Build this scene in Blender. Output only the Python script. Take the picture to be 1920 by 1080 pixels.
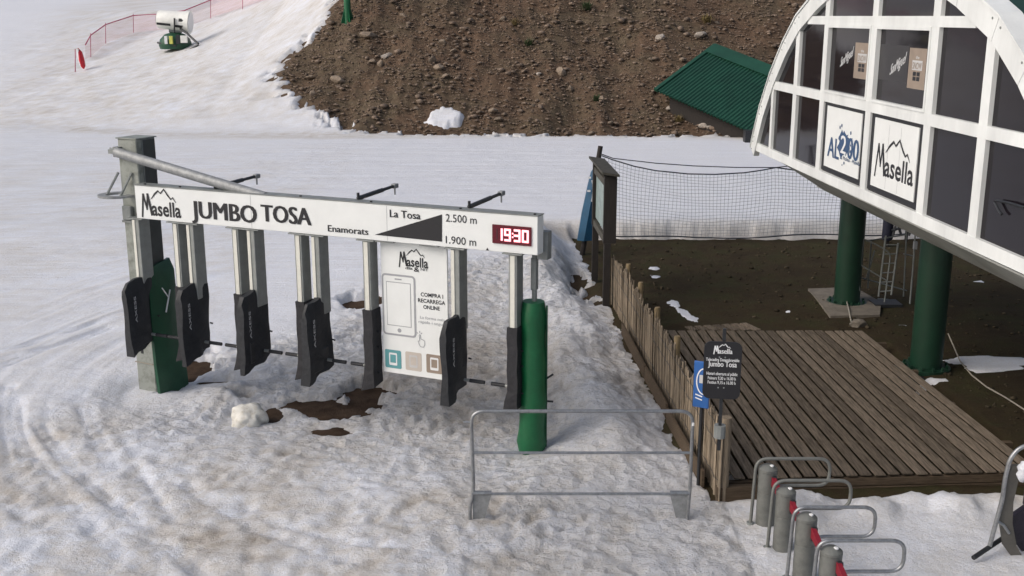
import bpy, math, random
import numpy as np
from mathutils import Vector, Matrix

random.seed(7)
for o in list(bpy.data.objects): bpy.data.objects.remove(o)
sc = bpy.context.scene
C = sc.collection

# ------------------------------------------------------------------ camera, sky, sun, exposure
F = 2050.0; HC = 5.2; TH = math.atan(510 / 2050.0)
cT, sT = math.cos(TH), math.sin(TH)
cam = bpy.data.cameras.new('camera'); co = bpy.data.objects.new('camera', cam); C.objects.link(co)
cam.sensor_width = 36; cam.lens = F * 36 / 1920; cam.clip_end = 900; cam.clip_start = .1
co.location = (0, 0, HC); co.rotation_euler = (math.pi / 2 - TH, 0, 0)
sc.camera = co

SUN_EL, SUN_AZ = math.radians(38), math.radians(-112)     # azimuth from +Y towards +X
w = bpy.data.worlds.new('World'); sc.world = w; w.use_nodes = True
nt = w.node_tree; nt.nodes.clear()
sky = nt.nodes.new('ShaderNodeTexSky'); sky.sky_type = 'NISHITA'; sky.sun_disc = False
sky.sun_elevation = SUN_EL; sky.sun_rotation = SUN_AZ; sky.air_density = 1.0; sky.dust_density = 5.0; sky.ozone_density = 1.0
hs = nt.nodes.new('ShaderNodeHueSaturation'); hs.inputs['Saturation'].default_value = .80
bg = nt.nodes.new('ShaderNodeBackground'); bg.inputs['Strength'].default_value = .112
wo = nt.nodes.new('ShaderNodeOutputWorld')
nt.links.new(sky.outputs[0], hs.inputs['Color']); nt.links.new(hs.outputs[0], bg.inputs['Color']); nt.links.new(bg.outputs[0], wo.inputs['Surface'])
sl = bpy.data.lights.new('sun', 'SUN'); sl.energy = .9; sl.angle = math.radians(50); sl.color = (1, .98, .96)
so = bpy.data.objects.new('sun', sl); C.objects.link(so)
sd = Vector((math.sin(SUN_AZ) * math.cos(SUN_EL), math.cos(SUN_AZ) * math.cos(SUN_EL), math.sin(SUN_EL)))
so.rotation_euler = sd.to_track_quat('Z', 'Y').to_euler(); so.location = sd * 40
sc.view_settings.view_transform = 'Standard'; sc.view_settings.look = 'None'
sc.view_settings.exposure = 0.30; sc.view_settings.gamma = 1.0; sc.view_settings.use_curve_mapping = False

# ------------------------------------------------------------------ pixel -> direction helpers (1920x1080 photo)
def ray(x, y):
    u = (x - 960) / F; v = (540 - y) / F
    return np.array((u, cT + v * sT, -sT + v * cT))
CAM = np.array((0, 0, HC))
def gnd(x, y, z=0):
    r = ray(x, y); t = (z - HC) / r[2]; return CAM + r * t
def atY(x, y, Y):
    r = ray(x, y); return CAM + r * (Y / r[1])
class Plane:
    """vertical plane: P0 point, U horizontal axis; (u, z, w) with w towards the viewer side"""
    def __init__(s, P0, U, flip=1):
        s.P0 = np.array((P0[0], P0[1], 0.)); s.U = np.array((U[0], U[1], 0.)); s.U /= np.linalg.norm(s.U)
        s.N = np.array((s.U[1], -s.U[0], 0.)) * flip
    def px(s, x, y, w=0):
        r = ray(x, y); t = ((s.P0 + s.N * w - CAM) @ s.N) / (r @ s.N); p = CAM + r * t
        return float((p - s.P0) @ s.U), float(p[2])
    def at(s, u, z, w=0):
        return s.P0 + s.U * u + s.N * w + np.array((0, 0, z))
    def mat(s, u=0, z=0, w=0):
        m = Matrix.Identity(4); Z = (0, 0, 1)
        for i in range(3):
            m[i][0] = s.U[i]; m[i][1] = Z[i]; m[i][2] = s.N[i]; m[i][3] = s.at(u, z, w)[i]
        return m

# ------------------------------------------------------------------ mesh builder
def nrm(v):
    v = np.array(v, float); n = np.linalg.norm(v); return v / n if n > 1e-9 else v
class MB:
    def __init__(s): s.v = []; s.f = []
    def add(s, vs, fs):
        b = len(s.v); s.v += [tuple(map(float, p)) for p in vs]; s.f += [tuple(b + i for i in f) for f in fs]; return s
    def hexa(s, p):   # 8 corners: bottom 4 ccw, top 4 ccw
        return s.add(p, [(3, 2, 1, 0), (4, 5, 6, 7), (0, 1, 5, 4), (1, 2, 6, 5), (2, 3, 7, 6), (3, 0, 4, 7)])
    def box(s, c, h, ax=None):
        c = np.array(c, float); ax = np.eye(3) if ax is None else np.array(ax, float)
        P = []
        for z in (-1, 1):
            for x, y in ((-1, -1), (1, -1), (1, 1), (-1, 1)):
                P.append(c + ax[0] * h[0] * x + ax[1] * h[1] * y + ax[2] * h[2] * z)
        return s.hexa(P)
    def bbox(s, c, h, ax=None, b=.01):     # box with chamfered edges
        c = np.array(c, float); ax = np.eye(3) if ax is None else np.array(ax, float); h = np.array(h, float); b = min(b, min(h) * .8)
        P = []; idx = {}
        for sx in (-1, 1):
            for sy in (-1, 1):
                for sz in (-1, 1):
                    for k in range(3):
                        q = np.array((sx, sy, sz)) * (h - b); q[k] = (sx, sy, sz)[k] * h[k]
                        idx[(sx, sy, sz, k)] = len(P); P.append(c + ax.T @ q if False else c + q[0] * ax[0] + q[1] * ax[1] + q[2] * ax[2])
        fs = []
        for k in range(3):
            i, j = [(1, 2), (2, 0), (0, 1)][k]
            for sg in (-1, 1):
                lst = []
                for a, d in ((-1, -1), (1, -1), (1, 1), (-1, 1)):
                    t = [0, 0, 0]; t[k] = sg; t[i] = a; t[j] = d; lst.append(idx[(*t, k)])
                fs.append(lst if sg > 0 else lst[::-1])
        for k in range(3):
            i, j = [(1, 2), (2, 0), (0, 1)][k]
            for a in (-1, 1):
                for d in (-1, 1):
                    q = []
                    for e in (-1, 1):
                        t = [0, 0, 0]; t[k] = e; t[i] = a; t[j] = d; q.append((idx[(*t, i)], idx[(*t, j)]))
                    l = [q[0][0], q[1][0], q[1][1], q[0][1]]; fs.append(l if a * d < 0 else l[::-1])
        for sx in (-1, 1):
            for sy in (-1, 1):
                for sz in (-1, 1):
                    l = [idx[(sx, sy, sz, k)] for k in range(3)]; fs.append(l if sx * sy * sz > 0 else l[::-1])
        return s.add(P, fs)
    def tube(s, path, r, n=8, cap=True, flat=None):
        P = [np.array(p, float) for p in path]; m = len(P); rr = r if hasattr(r, '__len__') else [r] * m
        T = [nrm(P[min(i + 1, m - 1)] - P[max(i - 1, 0)]) for i in range(m)]
        ref = np.array((0, 0, 1.)) if abs(T[0][2]) < .9 else np.array((1., 0, 0))
        vs = []; a = nrm(np.cross(ref, T[0]))
        for i in range(m):
            a = nrm(a - T[i] * (a @ T[i])); b = np.cross(T[i], a)
            for k in range(n):
                t = 2 * math.pi * k / n; vs.append(P[i] + (a * math.cos(t) + b * math.sin(t) * (flat or 1)) * rr[i])
        fs = []
        for i in range(m - 1):
            for k in range(n):
                k2 = (k + 1) % n; fs.append((i * n + k, i * n + k2, (i + 1) * n + k2, (i + 1) * n + k))
        if cap: fs += [tuple(range(n))[::-1], tuple((m - 1) * n + k for k in range(n))]
        return s.add(vs, fs)
    def prism(s, pts, d):    # polygon pts (3D) extruded by vector d
        pts = [np.array(p, float) for p in pts]; d = np.array(d, float); n = len(pts)
        fs = [tuple(range(n))[::-1], tuple(range(n, 2 * n))] + [(i, (i + 1) % n, n + (i + 1) % n, n + i) for i in range(n)]
        return s.add(pts + [p + d for p in pts], fs)
    def quad(s, *p): return s.add(p, [tuple(range(len(p)))])
    def build(s, name, mat, parent=None, L=None, smooth=False, fix=True):
        if L is None: L = parent_origin(parent)
        me = bpy.data.meshes.new(name); me.from_pydata([(p[0] - L[0], p[1] - L[1], p[2] - L[2]) for p in s.v], [], s.f)
        if fix and s.f:
            import bmesh
            bm = bmesh.new(); bm.from_mesh(me); bmesh.ops.recalc_face_normals(bm, faces=bm.faces); bm.to_mesh(me); bm.free()
        if smooth: smooth_mesh(me)
        me.materials.append(mat); o = bpy.data.objects.new(name, me); C.objects.link(o)
        if parent is not None: o.parent = parent
        else: o.location = L
        return o
def smooth_mesh(me, ang=40):
    me.polygons.foreach_set('use_smooth', [True] * len(me.polygons)); 
    try: me.set_sharp_from_angle(angle=math.radians(ang))
    except Exception: pass
ORIG = {}
def parent_origin(p):
    while p is not None:
        if p.name in ORIG: return ORIG[p.name]
        p = p.parent
    return (0, 0, 0)
def tag(o, label=None, cat=None, group=None, kind=None):
    if label: o['label'] = label
    if cat: o['category'] = cat
    if group: o['group'] = group
    if kind: o['kind'] = kind
    return o
def thing(name, loc, label, cat, group=None):
    o = bpy.data.objects.new(name, None); C.objects.link(o); o.location = tuple(map(float, loc)); o.empty_display_size = .2
    ORIG[o.name] = tuple(map(float, loc)); return tag(o, label, cat, group)
def arc(c, a, b, r, t0, t1, n=6):
    c, a, b = map(lambda q: np.array(q, float), (c, a, b))
    return [c + a * r * math.cos(t0 + (t1 - t0) * i / n) + b * r * math.sin(t0 + (t1 - t0) * i / n) for i in range(n + 1)]
def rounded(pts, r, n=5):       # polyline with rounded inner corners
    pts = [np.array(p, float) for p in pts]; out = [pts[0]]
    for i in range(1, len(pts) - 1):
        a, b, c = pts[i - 1], pts[i], pts[i + 1]; d1 = nrm(a - b); d2 = nrm(c - b)
        rr = min(r, np.linalg.norm(a - b) * .49, np.linalg.norm(c - b) * .49); p, q = b + d1 * rr, b + d2 * rr
        for k in range(n + 1):
            t = k / n; out.append(p * (1 - t) ** 2 + b * 2 * t * (1 - t) + q * t * t)
    return out + [pts[-1]]

# ------------------------------------------------------------------ materials
def mk(name):
    m = bpy.data.materials.new(name); m.use_nodes = True; return m, m.node_tree, m.node_tree.nodes['Principled BSDF']
def mat(name, col, rough=.6, metal=0., var=.12, scale=6., bump=.0, bscale=40., rand=0., coat=0, spec=.5, stretch=None, dirt=None):
    m, t, b = mk(name); N = t.nodes; L = t.links
    tc = N.new('ShaderNodeTexCoord'); vec = tc.outputs['Object']
    if stretch:
        mp = N.new('ShaderNodeMapping'); mp.inputs['Scale'].default_value = stretch; L.new(vec, mp.inputs['Vector']); vec = mp.outputs[0]
    nz = N.new('ShaderNodeTexNoise'); nz.inputs['Scale'].default_value = scale; nz.inputs['Detail'].default_value = 6; nz.inputs['Roughness'].default_value = .65
    L.new(vec, nz.inputs['Vector'])
    rp = N.new('ShaderNodeValToRGB'); e = rp.color_ramp.elements
    e[0].position = .3; e[1].position = .7
    e[0].color = (*[max(0, c * (1 - var)) for c in col], 1); e[1].color = (*[min(1, c * (1 + var)) for c in col], 1)
    if dirt: e[0].color = (*dirt, 1); e[0].position = .33; e[1].position = .52
    L.new(nz.outputs['Fac'], rp.inputs[0]); out = rp.outputs[0]
    if rand:
        oi = N.new('ShaderNodeObjectInfo'); h = N.new('ShaderNodeHueSaturation'); mr = N.new('ShaderNodeMapRange')
        mr.inputs['To Min'].default_value = 1 - rand; mr.inputs['To Max'].default_value = 1 + rand
        L.new(oi.outputs['Random'], mr.inputs['Value']); L.new(mr.outputs[0], h.inputs['Value']); L.new(out, h.inputs['Color']); out = h.outputs[0]
    L.new(out, b.inputs['Base Color']); b.inputs['Roughness'].default_value = rough; b.inputs['Metallic'].default_value = metal
    b.inputs['Specular IOR Level'].default_value = spec
    if coat: b.inputs['Coat Weight'].default_value = coat
    if bump:
        n2 = N.new('ShaderNodeTexNoise'); n2.inputs['Scale'].default_value = bscale; n2.inputs['Detail'].default_value = 5; L.new(vec, n2.inputs['Vector'])
        bp = N.new('ShaderNodeBump'); bp.inputs['Strength'].default_value = bump; bp.inputs['Distance'].default_value = .02
        L.new(n2.outputs['Fac'], bp.inputs['Height']); L.new(bp.outputs[0], b.inputs['Normal'])
    return m
M = {}
M['galv'] = mat('galvanised_steel', (.27, .28, .285), .55, .3, .25, 14, .1, 60)
M['galv2'] = mat('grey_paint_steel', (.22, .235, .23), .5, .2, .2, 8, .1, 40)
M['tube'] = mat('tube_steel', (.30, .31, .32), .38, .75, .25, 20, .08, 80)
M['darkmetal'] = mat('dark_metal', (.03, .032, .036), .45, .3, .3, 12)
M['postgrey'] = mat('weathered_column', (.23, .245, .225), .55, .25, .25, 5, .15, 30, dirt=(.15, .16, .14))
M['darkpanel'] = mat('dark_grey_panel', (.055, .06, .058), .6, .1, .2, 5)
M['alu'] = mat('aluminium_profile', (.27, .285, .275), .45, .35, .12, 9)
M['strip'] = mat('cream_strip', (.66, .655, .59), .5, 0, .08, 7)
M['black'] = mat('black_nylon', (.016, .018, .022), .62, 0, .3, 10, .5, 18)
M['sleeve'] = mat('black_sleeve', (.018, .018, .022), .7, 0, .3, 12, .5, 20)
M['blackpaint'] = mat('black_print', (.012, .012, .015), .5, 0, .1)
M['white'] = mat('white_panel', (.74, .76, .75), .38, 0, .04, 3)
M['whiteframe'] = mat('white_frame', (.70, .72, .71), .4, 0, .13, 2.2, .06, 20, stretch=(1, 1, .35))
M['print_white'] = mat('white_print', (.72, .73, .74), .55, 0, .05)
M['print_grey'] = mat('grey_print', (.33, .34, .36), .55, 0, .05)
M['print_pale'] = mat('pale_grey_print', (.5, .5, .5), .55, 0, .05)
M['teal'] = mat('teal_print', (.10, .30, .32), .55, 0, .06)
M['beige'] = mat('beige_print', (.50, .45, .40), .55, 0, .06)
M['brownprint'] = mat('brown_print', (.27, .215, .17), .55, 0, .1)
M['blueprint'] = mat('blue_print', (.03, .075, .17), .5, 0, .06)
M['green'] = mat('green_pvc', (.005, .10, .036), .38, 0, .18, 5, .25, 9)
M['darkgreen'] = mat('dark_green_pvc', (.006, .06, .028), .42, 0, .2, 5, .25, 9)
M['colgreen_shaded'] = mat('column_green_shade_darkened', (.006, .032, .017), .45, 0, .2, 3, .06, 30)  # green darkened evenly, standing in for shade from the station overhead
M['roofgreen'] = mat('green_sheet_roof', (.008, .058, .034), .5, .1, .25, 1.2, .1, 14)
M['wood'] = mat('deck_wood', (.150, .122, .094), .85, 0, .5, 5, .6, 50, rand=.3, spec=.12, stretch=(9, .7, 9))
M['woodbeam'] = mat('beam_wood', (.085, .062, .042), .8, 0, .4, 5, .5, 40, rand=.15, spec=.2, stretch=(.8, 9, 9))
M['reed'] = mat('split_wood', (.215, .175, .13), .85, 0, .45, 6, .5, 40, rand=.36, spec=.2, stretch=(10, 10, .9))
M['pole'] = mat('yellowed_post', (.17, .125, .065), .75, 0, .35, 6, .4, 30, rand=.2, stretch=(8, 8, 1))
M['darkwood'] = mat('dark_stained_wood', (.018, .014, .012), .8, 0, .35, 6, .4, 30, stretch=(8, 8, 1))
M['roofwood'] = mat('board_roof_wood', (.05, .046, .036), .8, 0, .35, 9, .4, 30)
M['concrete'] = mat('concrete', (.15, .13, .105), .9, 0, .3, 4, .6, 25)
M['red'] = mat('red_plastic', (.20, .008, .02), .45, 0, .15, 8)
M['redfabric'] = mat('red_fabric', (.55, .015, .03), .6, 0, .2, 4, .3, 10)
M['bluemat'] = mat('blue_mat', (.012, .075, .15), .5, 0, .25, 3, .3, 8)
M['bluesign'] = mat('blue_sign', (.02, .10, .32), .4, 0, .2, 3)
M['purple'] = mat('dark_purple_seat', (.012, .009, .02), .5, 0, .25, 8, .3, 30)
M['chairstrap'] = mat('olive_grey_band', (.09, .085, .075), .6, 0, .2, 6, .2, 30)
M['rope'] = mat('rope', (.28, .26, .22), .8, 0, .2, 20)
M['darkrope'] = mat('dark_rope', (.02, .025, .035), .8, 0, .2, 20)
M['netm'] = mat('net_cord', (.17, .19, .215), .8, 0, .2, 20)
M['cream'] = mat('cream_paint', (.76, .76, .72), .45, 0, .1, 3)
M['mapm'] = mat('map_print', (.20, .26, .245), .4, 0, .45, 9)
M['yellow'] = mat('yellow_box', (.55, .55, .12), .5, 0, .15, 5)
M['hull'] = mat('hull_panel', (.42, .43, .40), .5, .2, .25, 1.5, .05, 9)
M['stone'] = mat('hill_stone', (.20, .155, .115), .9, 0, .35, 5, .6, 20, rand=.35)
M['palestone'] = mat('pale_stone', (.34, .30, .26), .9, 0, .3, 5, .6, 20, rand=.2)
M['gravel'] = mat('hill_gravel', (.175, .130, .098), .95, 0, .8, 4.5, .3, 30)
M['shrub'] = mat('shrub_leaf', (.03, .055, .015), .8, 0, .5, 9)
M['straw'] = mat('dry_grass', (.16, .12, .045), .85, 0, .5, 9)
# glass
m, t, b = mk('dark_glass'); b.inputs['Base Color'].default_value = (.011, .009, .012, 1); b.inputs['Roughness'].default_value = .06; b.inputs['Specular IOR Level'].default_value = .2
nz = t.nodes.new('ShaderNodeTexNoise'); nz.inputs['Scale'].default_value = 1.3; bp = t.nodes.new('ShaderNodeBump'); bp.inputs['Strength'].default_value = .05; bp.inputs['Distance'].default_value = .05
tc = t.nodes.new('ShaderNodeTexCoord'); t.links.new(tc.outputs['Object'], nz.inputs['Vector']); t.links.new(nz.outputs['Fac'], bp.inputs['Height']); t.links.new(bp.outputs[0], b.inputs['Normal']); M['glass'] = m
# LED
m, t, b = mk('led_digit'); b.inputs['Base Color'].default_value = (.8, .1, .12, 1); b.inputs['Emission Color'].default_value = (1, .36, .40, 1); b.inputs['Emission Strength'].default_value = 2.2; M['led'] = m
m, t, b = mk('led_face'); b.inputs['Base Color'].default_value = (.03, .002, .006, 1); b.inputs['Roughness'].default_value = .25; b.inputs['Emission Color'].default_value = (.5, 0, .03, 1); b.inputs['Emission Strength'].default_value = .12; M['ledface'] = m
m, t, b = mk('led_off'); b.inputs['Base Color'].default_value = (.05, .006, .012, 1); M['ledoff'] = m
# translucent pink safety net
m, t, b = mk('pink_netting'); b.inputs['Base Color'].default_value = (.52, .13, .20, 1); b.inputs['Roughness'].default_value = .8; b.inputs['Alpha'].default_value = .20; M['pinknet'] = m
M['pinkrope'] = mat('pink_rope', (.36, .06, .12), .7, 0, .2, 9)

# ------------------------------------------------------------------ noise
def _h(ix, iy, s):
    a = (ix.astype(np.int64) * 374761393 + iy.astype(np.int64) * 668265263 + s * 974634777) & 0xffffffff
    a = ((a ^ (a >> 13)) * 1274126177) & 0xffffffff
    return (a ^ (a >> 16)) & 0xffffffff
def perlin(x, y, s=0):
    x = np.asarray(x, float); y = np.asarray(y, float); xi = np.floor(x); yi = np.floor(y); fx = x - xi; fy = y - yi
    u = fx * fx * fx * (fx * (fx * 6 - 15) + 10); v = fy * fy * fy * (fy * (fy * 6 - 15) + 10)
    def g(dx, dy):
        a = _h(xi + dx, yi + dy, s) * (2 * math.pi / 4294967296.0); return np.cos(a) * (fx - dx) + np.sin(a) * (fy - dy)
    n0 = g(0, 0) * (1 - u) + g(1, 0) * u; n1 = g(0, 1) * (1 - u) + g(1, 1) * u
    return (n0 * (1 - v) + n1 * v) * 1.5
def fbm(x, y, o=4, s=0, gain=.5):
    r = 0; a = 1; f = 1
    for i in range(o): r = r + a * perlin(x * f + 17.3 * i, y * f - 9.1 * i, s + i); a *= gain; f *= 2.03
    return r
def sstep(a, b, x):
    t = np.clip((x - a) / (b - a), 0, 1); return t * t * (3 - 2 * t)

# ------------------------------------------------------------------ terrain functions
def Xf(Y): return np.interp(Y, [11.2, 19.5, 25.6], [2.30, 1.88, 1.62])          # line of the split-wood fence
def road(X, Y):
    left = .45 * sstep(17.5, 25.0, Y); right = .45 * sstep(25.35, 26.0, Y)
    k = sstep(.5, 1.5, X); return left * (1 - k) + right * k
def hill(X, Y):
    m = np.interp(X, [-90, -25, -19, -13.5, -10, -6.5, 90], [.12, .13, .18, .27, .42, .60, .60])
    ft = np.interp(X, [-90, -32, -24, -14, 0, 12, 90], [52, 53, 50, 46.5, 45.3, 44.2, 42])
    t = Y - ft; t = .5 * (t + np.sqrt(t * t + .5)) - .02
    return m * (np.minimum(t, 40) + .35 * np.maximum(t - 40, 0))
def sbase(X, Y):
    return road(X, Y) + hill(X, Y)
def hit(px, py, up=0.):
    r = ray(px, py); t0 = 8.
    for i in range(4000):
        t = t0 + i * .05; p = CAM + r * t
        if p[2] < float(sbase(p[0], p[1])) + up: break
    return CAM + r * t
GATE0 = np.array((-5.22, 15.0)); GATE1 = np.array((.30, 12.55))
GD = (GATE1 - GATE0) / np.linalg.norm(GATE1 - GATE0)

def ell(X, Y, px, py, rx, ry, z=0., rot=0., depth=None):      # signed (positive inside), centre from a pixel on the ground
    p = gnd(px, py, z) if depth is None else hit(px, py); dx = X - p[0]; dy = Y - p[1]
    c, s = math.cos(rot), math.sin(rot); a = (dx * c + dy * s) / rx; b = (-dx * s + dy * c) / ry
    return (1 - np.sqrt(a * a + b * b)) * min(rx, ry)
def polysd(X, Y, poly):
    P = np.array(poly, float); sh = X.shape; x = X.ravel(); y = Y.ravel(); d = np.full(x.shape, 1e9); ins = np.zeros(x.shape, bool)
    for i in range(len(P)):
        a = P[i]; b = P[(i + 1) % len(P)]; e = b - a; t = np.clip(((x - a[0]) * e[0] + (y - a[1]) * e[1]) / (e @ e), 0, 1)
        d = np.minimum(d, np.hypot(x - a[0] - t * e[0], y - a[1] - t * e[1]))
        c = ((a[1] > y) != (b[1] > y)) & (x < (b[0] - a[0]) * (y - a[1]) / (b[1] - a[1] + 1e-12) + a[0]); ins ^= c
    return np.where(ins, d, -d).reshape(sh)
hp = [(628, 2), (600, 48), (572, 76), (540, 102), (516, 140), (532, 166), (560, 186), (590, 208), (622, 216), (618, 229), (650, 237), (684, 247), (760, 250), (900, 251), (1080, 253), (1200, 255), (1300, 252), (1390, 254)]
HB = [tuple(hit(*p)[:2]) for p in hp]
HILLPOLY = [(HB[0][0] + .5, HB[0][1] + 14), HB[0]] + HB[1:] + [(30, 43.2), (120, 42), (220, 300), (-4, 300)]

def bare(X, Y):
    n = fbm(X * 2.2, Y * 2.2, 4, 5)
    yard = np.minimum(np.minimum(X - Xf(Y) + .12 + .09 * fbm(X, Y * .8, 2, 6), 25.75 - Y), Y - 11.25) + .07 * n
    b = yard
    def scrap(*a, **k):
        nonlocal b
        b = np.minimum(b, -(ell(X, Y, *a, **k) + .07 * n))
    scrap(1283, 588, .12, .75, rot=.18); scrap(1225, 502, .14, .16); scrap(1228, 520, .09, .12); scrap(1262, 568, .07, .2)
    scrap(1870, 678, .75, .28); scrap(1842, 692, .3, .2); scrap(1905, 688, .25, .12); scrap(1752, 712, .2, .09); scrap(1835, 528, .16, .07); scrap(1690, 612, .14, .07); scrap(1482, 586, .09, .07)
    scrap(1375, 905, .16, .35)
    def pond(*a, **k):
        nonlocal b
        b = np.maximum(b, ell(X, Y, *a, **k) + .03 + (.22 * n + .12 * fbm(X * 6, Y * 6, 3, 15)) * min(1., a[3] * 2))
    pond(592, 758, .42, .34, z=-.1); pond(682, 742, .36, .5, z=-.1); pond(640, 765, .3, .25, z=-.1); pond(622, 803, .2, .12, z=-.1)
    pond(362, 690, .34, .55, z=-.1); pond(405, 712, .32, .09, z=-.1); pond(508, 772, .16, .22, z=-.1); pond(690, 566, .42, .40); pond(640, 578, .2, .07); pond(455, 742, .1, .1, z=-.1)
    pond(1088, 515, .22, .8, z=.1); pond(1105, 548, .2, .6, z=.0)
    # small holes along the fence
    h = polysd(X, Y, HILLPOLY) + .55 * n + .35 * fbm(X * .9, Y * .9, 3, 8)
    h = np.where(Y > 40, h, -9.)
    h = np.minimum(h, -(ell(X, Y, 835, 217, .75, .62, depth=1) + .12 * n)); h = np.minimum(h, -(ell(X, Y, 812, 224, .35, .25, depth=1) + .12 * n))
    b = np.maximum(b, h)
    for px, py in ((505, 180), (625, 232), (700, 243)): b = np.maximum(b, ell(X, Y, px, py, .3, .12, depth=1) + .15 * n)
    return b
def snow_detail(X, Y):
    """fine relief added to the snow surface, and its dirt value"""
    gl = (X - GATE0[0]) * GD[0] + (Y - GATE0[1]) * GD[1]; gw = -(X - GATE0[0]) * GD[1] + (Y - GATE0[1]) * GD[0]   # along / behind the gate
    z = np.zeros_like(X)
    df = Xf(Y) - X
    # ridge of ploughed snow between gate and fence
    rid = np.exp(-((df - 1.05 - .12 * np.sin(Y * 1.3)) / .5) ** 2) * sstep(11.6, 13.2, Y) * (1 - sstep(24, 25.5, Y))
    z += rid * (.26 + .10 * fbm(X * 1.2, Y * 1.0, 3, 31))
    # trodden hollow under the gate
    z -= .13 * np.exp(-((gw + .1) / 1.0) ** 2) * sstep(-.9, .2, gl) * (1 - sstep(5.6, 6.4, gl))
    z -= .20 * np.exp(-(((X + 5.3) / .42) ** 2 + ((Y - 15.25) / .5) ** 2))
    p = gnd(415, 735); z += .16 * np.exp(-(((X - p[0]) / .42) ** 2 + ((Y - p[1]) / .38) ** 2))
    p = gnd(880, 830); z += .05 * np.exp(-(((X - p[0]) / .5) ** 2 + ((Y - p[1]) / .4) ** 2))
    # bank of shovelled snow in front of the deck
    z += .13 * np.exp(-((Y - 11.0) / .3) ** 2) * sstep(2.5, 3.1, X) * (.7 + .9 * fbm(X * 1.8, Y * 1.8, 3, 44))
    # ruts swinging round the gate
    cx, cy = -1.6, 15.9; R = np.hypot((X - cx) * 1.0, (Y - cy) * .95)
    ang = np.arctan2(Y - cy, X - cx)
    lf = sstep(.6, 2.2, -gw) * (1 - sstep(1.0, 2.6, X)) ; lf = np.maximum(lf, sstep(-4.6, -6.0, X) * (Y < 40))
    lf = np.maximum(lf, (1 - sstep(-6.2, -5.0, X)))
    lf = lf * sstep(48, 30, Y)
    arcs = perlin(R * 5.5 + .35 * perlin(X * .8, Y * .8, 3), ang * 1.1, 51) * .6 + perlin(R * 13, ang * 1.6, 52) * .4
    z += lf * arcs * .027 * (.45 + .9 * np.clip(fbm(X * .5, Y * .5, 2, 53) + .4, 0, 1.3))
    # rough, sun-cupped snow
    lim = np.interp(X, [-9, -6.5, -5, -3, -.5, 1.0, 2], [12.5, 13.2, 15.5, 19.5, 23.3, 24.8, 25.4])
    rough = 1 - sstep(-2.6, 2.2, Y - lim + 1.2 * fbm(X * .5, Y * .5, 3, 60))
    rough = np.where(X > 2.3, np.where(Y < 11.3, .35, 0), rough)
    wx = X + .06 * perlin(X * 3, Y * 3, 68); wy = Y + .06 * perlin(X * 3, Y * 3, 69)
    cup = .7 * np.abs(perlin(wx * 2.6, wy * 2.6, 61)) + .8 * np.abs(perlin(wx * 4.9, wy * 4.9, 62)) + .6 * np.abs(perlin(wx * 8.6, wy * 8.6, 63))
    loose = .35 + .65 * sstep(-.35, .5, fbm(X * .45 + 3, Y * .45, 3, 64))
    near = np.clip(sstep(13.2, 10.4, Y + .35 * X) * sstep(.6, -2.0, X), 0, 1); loose = loose * (1 - .7 * near)
    clean = np.clip(rid * 1.15 * sstep(1.7, .8, df) + sstep(.1, 1.2, X) * sstep(15, 12.5, Y) * .85, 0, 1) * np.clip(.75 + .5 * fbm(X * 1.5, Y * 1.5, 3, 79), 0, 1)
    z += rough * (loose * (1 - .35 * clean)) * (.085 * (cup - .55) + .05 * fbm(X * 1.1, Y * 1.1, 3, 65) + .022 * fbm(X * 6.5, Y * 6.5, 3, 67))
    z += (1 - rough) * .012 * fbm(X * .9, Y * 1.6, 3, 66) * (Y < 48)
    # groomed corduroy streaks on the piste road
    rd = (1 - rough) * sstep(20, 24, Y) * (1 - sstep(44, 48, Y))
    z += rd * .014 * perlin(X * .12, Y * 2.1 + .4 * perlin(X * .1, Y * .1, 71), 72)
    far = sstep(44, 50, Y); z += far * (.045 * fbm(X * .8, Y * .8, 4, 73) + .03 * np.abs(perlin(X * 1.9, Y * 1.9, 74)))
    # boot prints and melt pits
    pr = np.random.default_rng(12); pit = np.zeros_like(X)
    xs0, ys0 = X[0], Y[:, 0]
    for k in range(2200):
        px_ = pr.uniform(-6, 2.2); py_ = pr.uniform(9, 22); r_ = pr.uniform(.05, .12); dp = pr.uniform(.3, 1.)
        i0, i1 = np.searchsorted(ys0, (py_ - 3 * r_, py_ + 3 * r_)); j0, j1 = np.searchsorted(xs0, (px_ - 3 * r_, px_ + 3 * r_))
        if i1 <= i0 or j1 <= j0: continue
        q = np.exp(-(((X[i0:i1, j0:j1] - px_) / r_) ** 2 + ((Y[i0:i1, j0:j1] - py_) / (r_ * 1.5)) ** 2) ** 2); pit[i0:i1, j0:j1] = np.maximum(pit[i0:i1, j0:j1], q * dp)
    z -= rough * pit * .035
    trk = np.zeros_like(X)
    for k, tr in enumerate((((235, 820), (248, 850), (262, 872), (300, 935), (330, 975)), ((40, 830), (80, 890), (140, 965), (200, 1022), (290, 1085)), ((60, 790), (130, 880), (260, 985), (370, 1075)), ((-10, 660), (110, 622), (222, 595)), ((-10, 688), (70, 655), (160, 628)), ((-10, 672), (120, 640), (200, 612)), ((18, 740), (24, 800), (50, 860)), ((8, 720), (4, 790), (20, 870)), ((150, 760), (165, 800), (200, 870)), ((255, 950), (275, 995), (300, 1040), (303, 1080)), ((420, 930), (520, 980), (660, 1015), (820, 1030)), ((330, 900), (470, 985), (640, 1050)))):
        P = [gnd(*q)[:2] for q in tr]
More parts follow.
